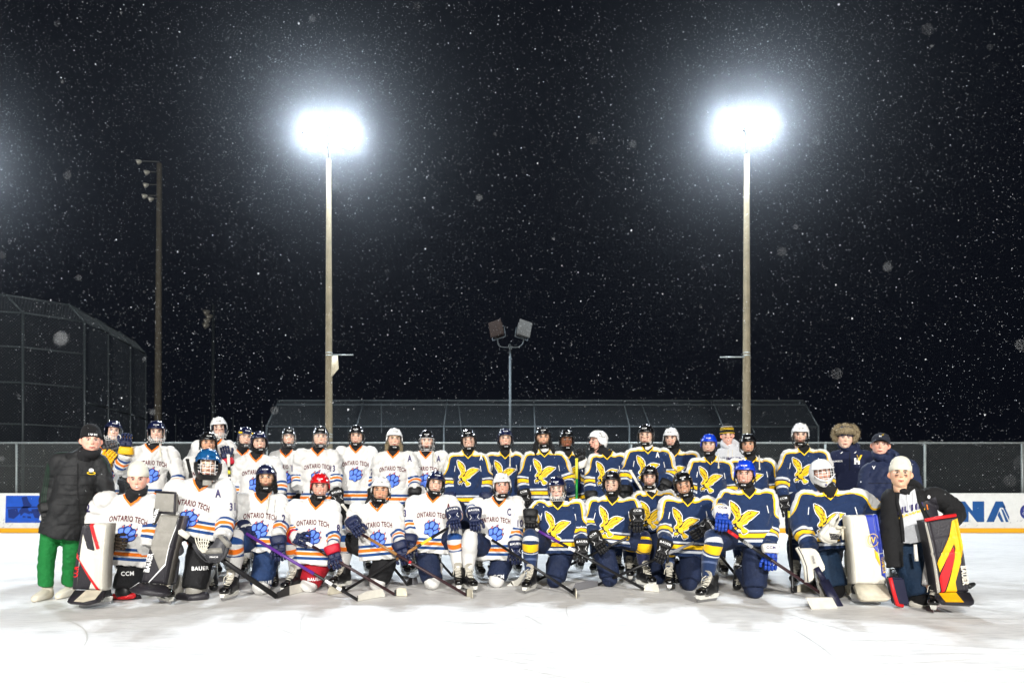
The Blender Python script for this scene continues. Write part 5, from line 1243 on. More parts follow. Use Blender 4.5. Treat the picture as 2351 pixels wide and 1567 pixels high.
pp(18, 3, 7.95, (808, 580), (800, 645), ((660, 700), (925, 695)), 'kneeling white-jersey player number 3 with letter A and navy helmet tilted aside', team='w', kneel=True, hel='navy', group=GW, roll=8, pants='pants_navy', E=((622, 830), (965, 790)), W=((632, 945), (945, 790)), dW=(-.2, -.3), dE=(-.03, -.1), Gl=((622, 1025, -.28), (952, 828, -.36)), glove_col='navy', gtxt=(None, 'BAUER'), hem=(780, 1065),
   letters=(('A', (907, 730), .08, 1), ('3', (598, 775), .085, 7)), side=1, knee_up=(955, 955), foot=(975, 1330), knee_down=(790, 1325), skyaw=(6, 0))
person.ptxt = ('CCM', (265, 1215), .045, 'letter_white')
pp(21, 4, 8.05, (290, 595), (270, 675), ((115, 715), (400, 705)), 'kneeling white-jersey captain number 10 with letter C, white helmet and plain white sock', team='w', kneel=True, hel='white', group=GW, tone='pink', smile=True, pants='pants_navy', sock='sock_plain', E=((75, 760), (400, 880)), W=((92, 775), (388, 1000)), dW=(-.3, -.22), dE=(-.1, -.05), Gl=((95, 835, -.36), (392, 1075, -.27)), glove_col='navy', gtxt='BAUER', hem=(265, 1110),
   letters=(('C', (340, 765), .085, 7), ('10', (418, 845), .085, 7)), side=0, knee_up=(60, 975), foot=(45, 1338), knee_down=(250, 1310), skyaw=(30, 0), embd=(-.04, -.02), neck='gaiter_white')
# kneeling row, navy
pp(25, 4, 8.05, (690, 618), (690, 700), ((555, 725), (835, 725)), 'kneeling navy-jersey player with clear shield holding a purple and black stick', team='n', kneel=True, hel='navy', face='visor', group=GN, paint=True, tone='fair', E=((505, 810), (855, 890)), W=((495, 785), (865, 995)), dW=(-.28, -.25), dE=(-.1, -.05), Gl=((492, 845, -.33), (868, 1060, -.3)), glove_col='black', gtxt=(None, 'BAUER'), hem=(690, 1065),
   side=0, knee_up=(495, 975), foot=(495, 1345), knee_down=(668, 1312), skyaw=(-22, 0))
pp(26, 4, 8.1, (1088, 578), (1085, 668), ((945, 715), (1225, 710)), 'kneeling navy-jersey player with black helmet and smeared face paint, glove on raised knee', team='n', kneel=True, hel='black', group=GN, paint=True, sock='sock_yellow', E=((915, 850), (1265, 800)), W=((945, 930), (1262, 775)), dW=(-.2, -.3), dE=(-.03, -.12), Gl=((992, 1000, -.3), (1268, 840, -.38)), glove_col='black', gtxt='CCM', hem=(1055, 1010),
   side=1, knee_up=(1310, 985), foot=(1316, 1310), knee_down=(1065, 1305), skyaw=(32, 0), smile=True)
pp(32, 5, 8.45, (297, 535), (300, 625), ((205, 665), (430, 660)), 'navy-jersey player kneeling in the second rank between two black helmets', team='n', kneel=True, hel='black', group=GN, tone='fair', hem=(310, 905), E=((185, 780), (455, 770)), W=((225, 850), (430, 860)), Gl=(0, 0), side=0, knee_up=(150, 980), foot=(140, 1260), knee_down=(345, 1285), neck='gaiter_white', beard=(110, 80, 60))
pp(33, 5, 7.85, (545, 585), (560, 675), ((410, 710), (715, 705)), 'kneeling navy-jersey player with black helmet, head tilted, glove across his hip', team='n', kneel=True, hel='black', group=GN, roll=-8, tone='tan', paint=True, E=((395, 870), (795, 830)), W=((402, 985), (735, 850)), dW=(-.22, -.3), dE=(-.03, -.1), Gl=((372, 1065, -.26), (655, 905, -.4)), glove_col='black', gtxt='BAUER', hem=(540, 1085),
   side=0, knee_up=(425, 1010), foot=(430, 1325), knee_down=(572, 1332), skyaw=(-8, 0), embd=(-.02, 0))
pp(34, 5, 7.25, (995, 510), (1000, 615), ((840, 660), (1150, 660)), 'smiling kneeling navy-jersey player with bright blue helmet and blue gloves', team='n', kneel=True, hel='blue', group=GN, smile=True, tone='pink', E=((790, 760), (1160, 870)), W=((808, 775), (1155, 1020)), dW=(-.3, -.25), dE=(-.1, -.05), Gl=((805, 825, -.38), (1157, 1110, -.3)), glove_col='blue', cuff='white', gtxt='CCM', hem=(1000, 1010),
   side=0, knee_up=(740, 985), foot=(718, 1412), knee_down=(1045, 1388), skyaw=(-48, 0), embd=(-.055, 0))
pp(38, 6, 7.25, (615, 505), (640, 625), ((460, 675), (840, 670)), 'kneeling navy-jersey goalie in a white mask with scuffed white leg pads', team='n', kneel=True, hel='mask', group=GN, smile=True, tone='pink', roll=-3, E=((430, 860), (950, 760)), W=((512, 1035), (770, 930)), dW=(-.22, -.3), dE=(0, -.05), Gl=(0, (672, 930, -.38)), glove_col=('none', 'none'), hem=(660, 1030), neck='high',
   side=1, knee_up=(890, 960), foot=(940, 1440), knee_down=(690, 1385), pants='pants_teal', sock='sock_plain', down_sock='black_cloth', legback=.20, bulk=1.16, embd=(-.02, -.01), skyaw=(35, 0))
pp(39, 7, 6.7, (410, 518), (432, 625), ((310, 665), (610, 655)), 'kneeling goalie in cream beanie, grey hoodie and open black jacket with cheek paint', team='n', kneel=True, coat='jacket', extra=x_kid, hat=('beanie', ['wool_cream']), neck=None, paint=True, group=GN, tone='olive', brow=(36, 26, 20), hem=(470, 985), E=((300, 900), (770, 760)), W=((330, 1170), (715, 840)), dW=(-.1, -.2), dE=(-.03, 0), Gl=(0, 0), glove_col='black',
   side=1, knee_up=(680, 990), foot=(690, 1500), knee_down=(515, 1448), pants='pants_teal', sock='sock_plain', down_sock='black_cloth', legback=.20, bulk=1.06, skyaw=(-25, 0), roll=3, hscale=1.04)
# ------------------------------------------------------------------ goalie equipment worn on the legs and hand
def pad(par, c, Y0, Y1, quad, foot, layers, mats, name='leg_pad', th=.11, txt=None):
    # quad: top-left, top-right, bottom-right, bottom-left on the photo; Y0 top distance, Y1 bottom distance
    mb = MB(); tl, tr, br, bl = [P(K(c, *q), Y) for q, Y in zip(quad, (Y0, Y0, Y1, Y1))]
    n, m = 28, 44
    def S(u, v, t=0):
        p = tl.lerp(tr, u).lerp(bl.lerp(br, u), v); nn = ((tr - tl).cross(bl - tl)).normalized()
        if nn.y > 0: nn = -nn
        e = min(1, min(u, 1 - u) / .07); f = min(1, min(v, 1 - v) / .03)
        e, f = max(0, e), max(0, f); rnd_ = (1 - (1 - e) ** 2) ** .5 * (1 - (1 - f) ** 2) ** .5
        bend = .018 * math.sin(v * math.pi) - .02 * max(0, .45 - v) ** .5 * 0
        roll = .020 * math.exp(-((u - .93) / .06) ** 2) + .012 * math.exp(-((u - .06) / .05) ** 2)
        gro = -.010 * math.exp(-((v - .47) / .008) ** 2) - .008 * math.exp(-((v - .27) / .006) ** 2) - .008 * math.exp(-((u - .86) / .014) ** 2)
        return p + nn * (t + (bend + roll + gro) + .03 * rnd_ - .03)
    vs = [S(i / n, j / m) for j in range(m + 1) for i in range(n + 1)]
    back = [(p + V3((0, th, 0))) for p in vs]
    N1 = (n + 1) * (m + 1); fs = [(j * (n + 1) + i, (j + 1) * (n + 1) + i, (j + 1) * (n + 1) + i + 1, j * (n + 1) + i + 1) for j in range(m) for i in range(n)]
    bf = [tuple(k + N1 for k in q[::-1]) for q in fs]
    ed = [i for i in range(n + 1)] + [j * (n + 1) + n for j in range(1, m + 1)] + [m * (n + 1) + i for i in range(n - 1, -1, -1)] + [j * (n + 1) for j in range(m - 1, 0, -1)]
    sd = [(ed[i], ed[(i + 1) % len(ed)], ed[(i + 1) % len(ed)] + N1, ed[i] + N1) for i in range(len(ed))]
    mb.add(vs + back, fs + bf + sd, 0)
    for pts, mi in layers:      # coloured panels in (u, v)
        v, tri = split(*poly2d(pts), .035); mb.add([S(min(max(a, 0), 1), min(max(b, 0), 1), .005 + .0015 * mi) for a, b in v], tri, mi)
    if txt:
        s, u0, v0, h, mi, turn = txt; W = (tr - tl).length; Hh = (bl - tl).length; v, tri = text2d(s, .05)
        q = [(u0 + (b if turn > 0 else -b) * h / W, v0 + (a if turn > 0 else -a) * h * .85 / Hh) if turn else (u0 + a * h / W, v0 - b * h / Hh) for a, b in v]
        mb.add([S(a, b, .016) for a, b in q], tri, mi)
    o = mb.build(name, mats, par)
    if foot:
        fp = [(P(K(c, *q), Yq)) for q, Yq in foot['pts']]; fm = MB(); nn = V3((0, 0, -1))
        k_ = len(fp); t = foot.get('t', .05)
        fm.add(fp + [p + V3((0, .06, -t)) for p in fp], [tuple(range(k_))[::-1], tuple(range(k_, 2 * k_))] + [(i, (i + 1) % k_, k_ + (i + 1) % k_, k_ + i) for i in range(k_)], 0)
        bm = bmesh.new(); me = fm.mesh('toe_flap', mats, False, wloc(par)); bm.from_mesh(me); bmesh.ops.recalc_face_normals(bm, faces=bm.faces); bmesh.ops.bevel(bm, geom=list(bm.edges), offset=.009, segments=2, affect='EDGES'); bm.to_mesh(me); bm.free()
        me.polygons.foreach_set('material_index', [foot['m']] * len(me.polygons)); me.polygons.foreach_set('use_smooth', [True] * len(me.polygons)); fo = link('toe_flap', me, par)
        for pts, mi in foot.get('lay', ()):
            l_ = MB(); l_.add([P(K(c, *q), Yq) + V3((0, -.006, .004)) for q, Yq in pts], [tuple(range(len(pts)))]); l_.build('flap_panel', [mats[mi]], fo, smooth=False)
    return o
R4, R5, R38, R39 = (INFO[i]['root'] for i in (4, 5, 38, 39))
def plate(name, par, c, pts, Y, th, mats, bev=.014, hgt=None):
    mb = MB(); q = [P(K(c, *a), Y) for a in pts]; n = len(q); tri = tessellate_polygon([[V3((p.x, p.z, 0)) for p in q]])
    bm = bmesh.new(); vs = [bm.verts.new(p - V3(wloc(par))) for p in q]; f = bm.faces.new(vs)
    r = bmesh.ops.extrude_face_region(bm, geom=[f]); ex = [g for g in r['geom'] if isinstance(g, bmesh.types.BMVert)]
    bmesh.ops.translate(bm, verts=ex, vec=(0, th, 0)); bmesh.ops.recalc_face_normals(bm, faces=bm.faces)
    bmesh.ops.bevel(bm, geom=list(bm.edges), offset=bev, segments=3, affect='EDGES'); bmesh.ops.triangulate(bm, faces=[f for f in bm.faces if len(f.verts) > 4])
    me = bpy.data.meshes.new(name); bm.to_mesh(me); bm.free()
    for k in mats: me.materials.append(MT[k])
    me.polygons.foreach_set('use_smooth', [True] * len(me.polygons)); return link(name, me, par)
def cord(mb, c, Y, pts, r=.004, m=0): tube(mb, [P(K(c, *a), Y) for a in pts], r, 5, m)
yf4 = G(K(1, 450, 1462)).y
pad(R4, 1, yf4 + .02, yf4 + .05, [(408, 852), (590, 850), (560, 1335), (330, 1325)], dict(pts=[((345, 1325), yf4), ((560, 1330), yf4), ((510, 1400), yf4 - .15), ((420, 1425), yf4 - .2), ((288, 1415), yf4 - .2), ((300, 1385), yf4 - .15)], m=2, lay=[([((435, 1330), yf4), ((550, 1332), yf4), ((498, 1398), yf4 - .15), ((415, 1418), yf4 - .2), ((345, 1412), yf4 - .19)], 6)], t=.03),
    [([(0, 0), (.10, 0), (.16, 1), (0, 1)], 1), ([(.10, 0), (.30, 0), (.62, .38), (.60, .40), (.36, .37), (.10, .14)], 1), ([(.28, 0), (.42, 0), (.80, .36), (.70, .38)], 3), ([(.0, .35), (.05, .42), (.12, .52), (.86, .97), (.86, 1.0), (.80, 1.0), (.0, .46)], 3), ([(.16, .57), (.60, .85), (.52, 1.0), (.16, 1.0)], 1), ([(0, .46), (.12, .56), (.16, 1.0), (0, 1.0)], 1)],
    ['pad_white', 'pad_dark', 'pad_dark', 'pad_red', 'pad_red', 'letter_white', 'pad_cream'], txt=('CCM', .09, .72, .042, 4, -1))
sb = MB(); p = P(K(1, 560, 1370), 7.15); tube(sb, [p + V3((0, .04, .10)), p + V3((0, 0, -.01))], [.05, .05], 14, 0); tube(sb, [p + V3((0, 0, -.01)), p + V3((0, -.01, -.10))], [.052, .050], 14, 1); tag(sb.build('water_bottle', ['pad_navy', 'steel']), 'dark flask with a steel base standing between the left goalie pads', 'bottle')
def kneepad(par, c, pts, Y, mats, nm='knee_strap'):
    for q, rad, m in pts:
        mb = MB(); limb(mb, [P(K(c, *a), Y + dy) for a, dy in q], rad, 12, 0); mb.build(nm, [mats[m]], par)
kneepad(R4, 1, [([((610, 1380), .15), ((700, 1395), .08), ((800, 1385), .15)], [.045, .05, .045], 0), ([((640, 1368), .05), ((700, 1375), .02), ((770, 1368), .05)], [.03, .032, .03], 1)], 6.95, ['pad_dark', 'pad_red'])
yf5 = G(K(2, -132, 1440)).y
pad(R5, 1, yf5 + .10, yf5 + .06, [(960, 785), (1128, 795), (1010, 1290), (828, 1275)], dict(pts=[((810, 1272), yf5 + .02), ((1005, 1290), yf5 + .02), ((1030, 1340), yf5 - .12), ((985, 1362), yf5 - .18), ((800, 1345), yf5 - .18), ((733, 1325), yf5 - .12)], m=1, lay=[([((745, 1322), yf5 - .115), ((752, 1318), yf5 - .11), ((820, 1276), yf5 + .015), ((812, 1276), yf5 + .015)], 4)], t=.035),
    [([(0, .38), (.0, .46), (.62, .80), (.78, .74), (.80, .30), (1, 0), (1, 1), (0, 1)], 1), ([(.82, 0), (1, 0), (1, 1), (.80, 1)], 1), ([(.88, .02), (.91, .02), (.80, .44), (.83, .72), (.30, 1.0), (.26, 1.0), (.79, .70), (.77, .44)], 4)],
    ['pad_lightgrey', 'pad_dark', 'pad_dark', 'pad_grey', 'letter_white'], txt=('BAUER', .14, .70, .052, 4, -1))
kneepad(R5, 1, [([((1075, 1000), .0), ((1100, 1050), .02)], [.055, .05], 0), ([((1060, 1120), .05), ((1050, 1260), .05)], [.06, .05], 0)], yf5 + .2, ['pad_grey'], 'knee_strap')
kneepad(R5, 2, [([((40, 1375), .12), ((130, 1385), .05), ((225, 1370), .10)], [.045, .05, .045], 0), ([((25, 1240), .16), ((30, 1360), .16)], [.05, .05], 1)], 6.95, ['pad_dark', 'pad_lightgrey'])
mb = MB(); q = [P(K(1, *a), yf5 + .12) for a in ((930, 620), (1076, 628), (1068, 776), (960, 770), (905, 870), (915, 760))]; n = len(q)
mb.add(q + [p + V3((0, .07, 0)) for p in q], [tuple(range(n))[::-1], tuple(range(n, 2 * n))] + [(i, (i + 1) % n, n + (i + 1) % n, n + i) for i in range(n)], 0)
me = mb.mesh('blocker', ['pad_lightgrey', 'pad_dark', 'letter_white'], False, wloc(R5)); bm = bmesh.new(); bm.from_mesh(me); bmesh.ops.recalc_face_normals(bm, faces=bm.faces); bmesh.ops.bevel(bm, geom=list(bm.edges), offset=.014, segments=3, affect='EDGES'); bm.to_mesh(me); bm.free(); bo = link('blocker', me, R5)
mb = MB(); tube(mb, [p + V3((0, -.004, 0)) for p in (q[0], q[1], q[2], q[3])], .012, 8, 0); mb.add([P(K(1, *a), yf5 + .112) for a in ((918, 735), (968, 768), (908, 868))], [(0, 1, 2)], 0)
v, tri = text2d('BAUER', .05); A = P(K(1, 928, 792), yf5 + .104); mb.add([A + V3((-b * .036 + a * .011, 0, a * .032)) for a, b in v], tri, 1); mb.build('blocker_trim', ['pad_dark', 'letter_white'], bo)
Yc = 6.72
cg_ = plate('catching_glove', R5, 2, [(222, 1040), (262, 1012), (285, 975), (300, 938), (340, 932), (372, 965), (384, 1000), (362, 1085), (318, 1128), (262, 1138), (222, 1118), (205, 1075)], Yc, .10, ['pad_grey'], .022)
plate('catching_pocket', R5, 2, [(116, 1002), (132, 988), (165, 1010), (215, 1070), (262, 1138), (235, 1136), (196, 1112), (150, 1060)], Yc + .02, .10, ['pad_grey'], .016)
plate('glove_cuff', R5, 2, [(300, 935), (322, 930), (378, 985), (390, 1015), (378, 1030), (350, 990)], Yc - .012, .11, ['pad_lightgrey'], .010)
plate('glove_band', R5, 2, [(226, 1048), (252, 1028), (338, 1024), (346, 1062), (222, 1070)], Yc - .008, .03, ['pad_lightgrey'], .004)
mb = MB()
for k in range(6): cord(mb, 2, Yc + .02, [(150 + k * 21, 948 - 8 * math.sin(k * .6)), (158 + k * 17, 985), (178 + k * 11, 1030 + 0 * k), (206 + k * 5, 1060)], .0055)
for v_ in (0, .3, .55, .8): cord(mb, 2, Yc + .014, [(148 + 60 * v_, 950 + 105 * v_), (200 + 25 * v_, 940 + 112 * v_), (262 - 25 * v_, 952 + 105 * v_)], .0055)
mb.build('glove_webbing', ['lace'], R5)
mb = MB(); v, tri = sc2(text2d('MACH', .03), .020, .016); A = P(K(2, 285, 1090), Yc - .012); mb.add([A + V3((a, 0, b)) for a, b in v], tri); mb.build('glove_lettering', ['letter_white'], cg_, smooth=False)
# navy goalie
yf8 = G(K(6, 940, 1440)).y
pad(R38, 6, yf8 + .12, yf8 + .03, [(778, 790), (985, 782), (1052, 1290), (822, 1285)], dict(pts=[((825, 1280), yf8 + .02), ((1050, 1285), yf8 + .02), ((1092, 1380), yf8 - .13), ((1070, 1394), yf8 - .15), ((890, 1396), yf8 - .15), ((860, 1370), yf8 - .12)], m=5, t=.035),
    [([(.58, 0), (.82, 0), (.82, .52), (.80, .56), (.72, .50), (.66, .42)], 1), ([(.82, 0), (1, 0), (1, .54), (.84, .56)], 2), ([(.70, .50), (.80, .555), (.84, .66), (.84, .74), (.72, .62)], 3), ([(.86, .57), (1, .56), (1, .94), (.86, .87)], 2)],
    ['pad_white', 'pad_blue', 'pad_blue', 'pad_yellow', 'emblem_yellow', 'pad_cream'], txt=('VAUGHN', .93, .72, .032, 4, 1))
mb = MB(); A = P(K(6, 955, 968), yf8 + .03); tube(mb, [A + V3((.05 * math.cos(a), 0, .06 * math.sin(a))) for a in np.linspace(.3, 6, 16)], .003, 5, 0); v, tri = sc2(text2d('V', .02), .05, .06); mb.add([A + V3((a, -.004, b)) for a, b in v], tri, 0); mb.build('pad_crest', ['emblem_yellow'], R38)
kneepad(R38, 6, [([((800, 1000), .05), ((790, 1080), .12), ((790, 1260), .2)], [.05, .06, .05], 0), ([((770, 1270), .1), ((800, 1360), .2)], [.06, .04], 0), ([((640, 1375), .06), ((700, 1392), .0), ((770, 1385), .1)], [.022, .024, .022], 1)], 7.15, ['pad_cream', 'pad_white'])
mb = MB(); q = [P(K(6, *a), 6.86) for a in ((428, 1030), (530, 1028), (562, 1052), (614, 1165), (606, 1195), (575, 1200), (548, 1172), (530, 1188), (534, 1250), (490, 1278), (478, 1240), (462, 1130))]; n = len(q)
mb.add(q + [p + V3((0, .06, 0)) for p in q], [tuple(range(n))[::-1], tuple(range(n, 2 * n))] + [(i, (i + 1) % n, n + (i + 1) % n, n + i) for i in range(n)], 0)
me = mb.mesh('blocker', ['pad_white'], False, wloc(R38)); bm = bmesh.new(); bm.from_mesh(me); bmesh.ops.recalc_face_normals(bm, faces=bm.faces); bmesh.ops.bevel(bm, geom=list(bm.edges), offset=.012, segments=3, affect='EDGES'); bm.to_mesh(me); bm.free(); bo = link('blocker', me, R38)
mb = MB(); tube(mb, [P(K(6, *a), 6.84) for a in ((408, 1022), (440, 1080), (468, 1160), (476, 1270))], .022, 8, 0); tube(mb, [P(K(6, *a), 6.815) for a in ((415, 1022), (447, 1080), (476, 1160), (484, 1268))], .004, 6, 1)
v, tri = text2d('OPUS', .03); A = P(K(6, 526, 1108), 6.835); mb.add([A + V3((-b * .03, 0, -a * .024)) if False else A + V3((b * .022 + a * .006, 0, -a * .022)) for a, b in v], tri, 1); mb.build('blocker_trim', ['pad_white', 'pad_navy'], bo)
Yc = 6.78
cg_ = plate('catching_glove', R38, 6, [(572, 942), (600, 905), (632, 862), (668, 838), (705, 866), (752, 876), (758, 905), (722, 925), (716, 972), (684, 1002), (632, 996), (590, 972)], Yc, .11, ['pad_white'], .022)
plate('glove_thumb', R38, 6, [(640, 858), (662, 822), (702, 790), (716, 764), (724, 790), (722, 828), (700, 868), (668, 890)], Yc - .02, .07, ['pad_white'], .018)
mb = MB()
for k in range(6): cord(mb, 6, Yc - .004, [(642 + k * 12, 918 + k * 3), (660 + k * 10, 962 + k * 1)], .004)
for k in range(4): cord(mb, 6, Yc - .006, [(640 + k * 3, 922 + k * 13), (712 - k * 2, 930 + k * 11)], .004)
mb.build('glove_webbing', ['emblem_dark'], R38)
plate('glove_strap', R38, 6, [(728, 872), (746, 874), (748, 966), (734, 968)], Yc - .03, .015, ['pad_cream'], .004); plate('glove_strap', R38, 6, [(690, 872), (756, 870), (764, 884), (700, 892)], Yc - .03, .02, ['pad_cream'], .005)
# right goalie without jersey
yf9 = G(K(7, 690, 1500)).y
pad(R39, 7, yf9 + .10, yf9 + .02, [(545, 828), (772, 792), (862, 1345), (640, 1350)], dict(pts=[((635, 1345), yf9), ((872, 1340), yf9), ((905, 1400), yf9 - .13), ((900, 1432), yf9 - .17), ((690, 1420), yf9 - .17), ((640, 1370), yf9 - .08)], m=1, lay=[([((640, 1352), yf9 - .01), ((765, 1348), yf9 - .01), ((822, 1418), yf9 - .165), ((690, 1416), yf9 - .165)], 3)], t=.03),
    [([(.80, .06), (.98, .03), (1, .30), (.84, .60), (.58, .86), (.60, 1), (.22, 1), (.42, .82), (.66, .55), (.74, .42), (.72, .36), (.40, .55), (.12, .72), (.06, .60), (.30, .46), (.62, .26)], 3), ([(.70, .40), (.68, .54), (.40, .80), (.20, .98), (.08, 1), (.06, .80), (.30, .64), (.52, .48)], 2), ([(0, 0), (.015, 0), (.04, 1), (0, 1)], 4)],
    ['pad_dark', 'pad_dark', 'pad_red', 'pad_yellow', 'pad_white'], txt=('BAUER', .87, .78, .046, 4, 1))
mb = MB(); tube(mb, [P(K(7, *a), yf9 + .08) for a in ((545, 826), (650, 806), (765, 790))], .016, 8, 0); mb.build('pad_edge', ['pad_red'], R39)
kneepad(R39, 7, [([((450, 1425), .0), ((520, 1440), -.03), ((605, 1430), .04)], [.032, .036, .032], 1), ([((605, 1300), .12), ((620, 1420), .08)], [.03, .03], 2), ([((860, 1300), .3), ((895, 1285), .3)], [.03, .02], 3), ([((575, 1000), .22), ((595, 1200), .22), ((610, 1340), .2)], [.07, .065, .05], 1)], 6.6, ['pad_navy', 'pad_white', 'pad_red', 'boot'])
mb = MB(); q = [P(K(7, *a), 6.5) for a in ((290, 1238), (395, 1240), (440, 1440), (345, 1445))]; n = 4
mb.add(q + [p + V3((0, .10, 0)) for p in q], [tuple(range(n))[::-1], tuple(range(n, 2 * n))] + [(i, (i + 1) % n, n + (i + 1) % n, n + i) for i in range(n)], 0)
me = mb.mesh('leg_pad', ['pad_navy'], False, wloc(R39)); bm = bmesh.new(); bm.from_mesh(me); bmesh.ops.recalc_face_normals(bm, faces=bm.faces); bmesh.ops.bevel(bm, geom=list(bm.edges), offset=.016, segments=3, affect='EDGES'); bm.to_mesh(me); bm.free(); lo = link('leg_pad', me, R39)
mb = MB(); tube(mb, [P(K(7, *a), 6.48) for a in ((294, 1240), (318, 1340), (345, 1432), (385, 1442))], .018, 8, 0); mb.build('pad_edge', ['pad_red'], lo)
mb = MB(); tube(mb, [P(K(7, *a), 6.35) for a in ((474, 1000), (478, 1060), (484, 1118))], [.014, .016, .017], 8); mb.build('drawstring', ['gaiter_white'], R39)

# ------------------------------------------------------------------ sticks
def stick(c, butt, heel, toe, Yb, label, shaft='stick_black', blade='stick_black', tape='tape_white', grip=None, w=.030, taped=.7, kn=None, Yh=None, bh=.075, band=None, gl=.16):
    a = P(K(c, *butt), Yb); h = P(K(c, *heel), Yh) if Yh else G(K(c, *heel)); t = P(K(c, *toe), Yh - .05) if Yh else G(K(c, *toe))
    if not Yh: h.z = .02; t.z = .02
    r = empty('hockey_stick', h); tag(r, label, 'hockey stick', 'hockey sticks')
    mb = MB(); bar(mb, a, h, w, .021, up=(0, -1, .2), m=0)
    d = (h - a)
    if band:
        for s0, s1, m in band: bar(mb, a + d * s0, a + d * s1, w * 1.05, .0235, up=(0, -1, .2), m=m)
    mb.build('shaft', [shaft, 'stick_purple', 'letter_white', 'stick_yellow', 'pad_red', 'stick_black', 'stick_bronze'], r)
    if grip:
        g_ = MB(); bar(g_, a - d.normalized() * .004, a + d.normalized() * gl, w * 1.15, .026, up=(0, -1, .2)); rbox(g_, (.04, .034, .03), Matrix.Translation(a), .01); g_.build('grip_tape', [grip], r)
    if toe:
        bl = MB(); e = (t - h); L = max(e.length, .05); e.normalize(); nn = e.cross(V3((0, 0, 1))).normalized(); m_ = 12; vs = []; ms = []
        for i in range(m_ + 1):
            s = i / m_; cu = .035 * s * s; hh = bh * (.75 + .35 * min(1, s * 3)) * (1 if s < .88 else math.sqrt(max(.05, 1 - ((s - .88) / .125) ** 2)))
            p = h + e * (L * s); p.z = h.z - .015 if not Yh else p.z
            for sd, zz in ((-.004, 0), (.004, 0), (.004, hh), (-.004, hh)): vs.append(p + nn * (cu + sd) + V3((0, 0, zz)))
        fs = [(i * 4 + j, i * 4 + (j + 1) % 4, (i + 1) * 4 + (j + 1) % 4, (i + 1) * 4 + j) for i in range(m_) for j in range(4)] + [(3, 2, 1, 0), (m_ * 4, m_ * 4 + 1, m_ * 4 + 2, m_ * 4 + 3)]
        ms = [1 if (i + .5) / m_ > 1 - taped else 0 for i in range(m_) for _ in range(4)] + [0, 1 if taped > 0 else 0]
        bl.add(vs, fs); bl.m = ms; bl.build('blade', [blade, tape], r, smooth=False)
    return r
stick(2, (40, 905), (740, 1392), (932, 1335), 6.75, 'wide black stick with a white taped toe lying in front of the masked left goalie', w=.05, bh=.085, taped=.62, grip='tape_white', gl=.10)
stick(2, (520, 922), (1320, 1412), (1495, 1375), 7.2, 'purple stick with bright white blade resting across two kneeling white players', band=((.0, .62, 1), (.72, .78, 2), (.82, .86, 2)), shaft='stick_black', taped=1.0)
stick(2, (915, 965), (1585, 1372), (1680, 1372), 7.4, 'grey and black stick held by the red-helmeted player, blade worn clear', band=((.0, .12, 2), (.2, .28, 5)), shaft='stick_maroon', taped=.8, tape='pad_cream', grip='tape_white', gl=.05)
stick(3, (290, 930), (1032, 1374), (1102, 1388), 7.5, 'bronze stick held by the small white-helmeted kneeler, pale blade', band=((.06, .34, 6), (.46, .48, 4)), shaft='stick_maroon', taped=.8, tape='pad_cream')
stick(3, (905, 880), (165, 1345), (58, 1368), 7.5, 'yellow-flecked stick slanting down to the left from a knee glove', band=((.16, .26, 3), (.30, .5, 6)), taped=.75, tape='pad_cream')
stick(3, (145, 715), (612, 1300), (668, 1286), 8.7, 'black stick with white taped butt held down by number 13', grip='tape_white', taped=.5, tape='stick_grey', gl=.2)
stick(3, (700, 960), (935, 1235), (985, 1228), 8.6, 'thin black stick seen behind the kneeler with letter A', taped=.3)
stick(4, (155, 925), (800, 1360), (850, 1392), 7.75, 'black stick slanting down from the captain to a cream-taped heel', band=((.03, .1, 2),), taped=.5, tape='pad_cream')
stick(4, (535, 893), (1312, 1335), (1430, 1345), 7.7, 'purple and black stick crossing in front of two kneeling navy players', band=((.02, .22, 1), (.30, .36, 2)), taped=1.0, tape='tape_white', grip='tape_white', gl=.03)
stick(4, (1195, 950), (560, 1262), (470, 1300), 7.75, 'black stick with white and silver blocks passing behind a navy knee', band=((.22, .27, 2), (.45, .55, 2), (.62, .68, 2)), taped=.4)
stick(5, (605, 985), (-85, 1302), (-245, 1340), 7.5, 'silver grey stick slanting left to a curved grey blade', shaft='stick_grey', band=((.36, 1.0, 5),), blade='stick_grey', taped=0)
stick(5, (848, 900), (1600, 1420), (1655, 1440), 6.95, 'maroon stick held by the blue-helmeted kneeler, dark blade seen end on', band=((.0, .1, 4), (.12, .42, 5), (.15, .24, 2)), shaft='stick_maroon', taped=0)
stick(5, (740, 1015), (985, 1325), (1060, 1318), 8.4, 'black stick behind the blue-helmeted kneeler and his skate', taped=0)
stick(6, (350, 768), (378, 1352), (540, 1325), 8.55, 'stick with yellow taped butt held by the moustached navy player', grip='stick_yellow', taped=.85, tape='pad_cream', gl=.12)
stick(4, (827, 388), (826, 900), (826, 910), 9.25, 'upright green stick with yellow grip beside the dark-skinned player', shaft='stick_green', grip='stick_yellow', gl=.26, Yh=9.2, taped=0, w=.032)
stick(5, (148, 472), (250, 640), (255, 645), 8.6, 'white taped stick butt slanting in front of the tallest navy player', shaft='tape_white', grip='tape_white', Yh=8.5, taped=0)
stick(2, (390, 360), (402, 620), (404, 624), 9.0, 'black and white stick gripped by the red glove', shaft='stick_black', grip='tape_white', gl=.15, Yh=8.95, taped=0, band=((.42, .52, 3), (.6, .66, 2)))
stick(2, (95, 392), (125, 520), (128, 524), 8.7, 'dark stick butt leaning beside the half hidden black helmet', grip='tape_black', Yh=8.7, taped=0)
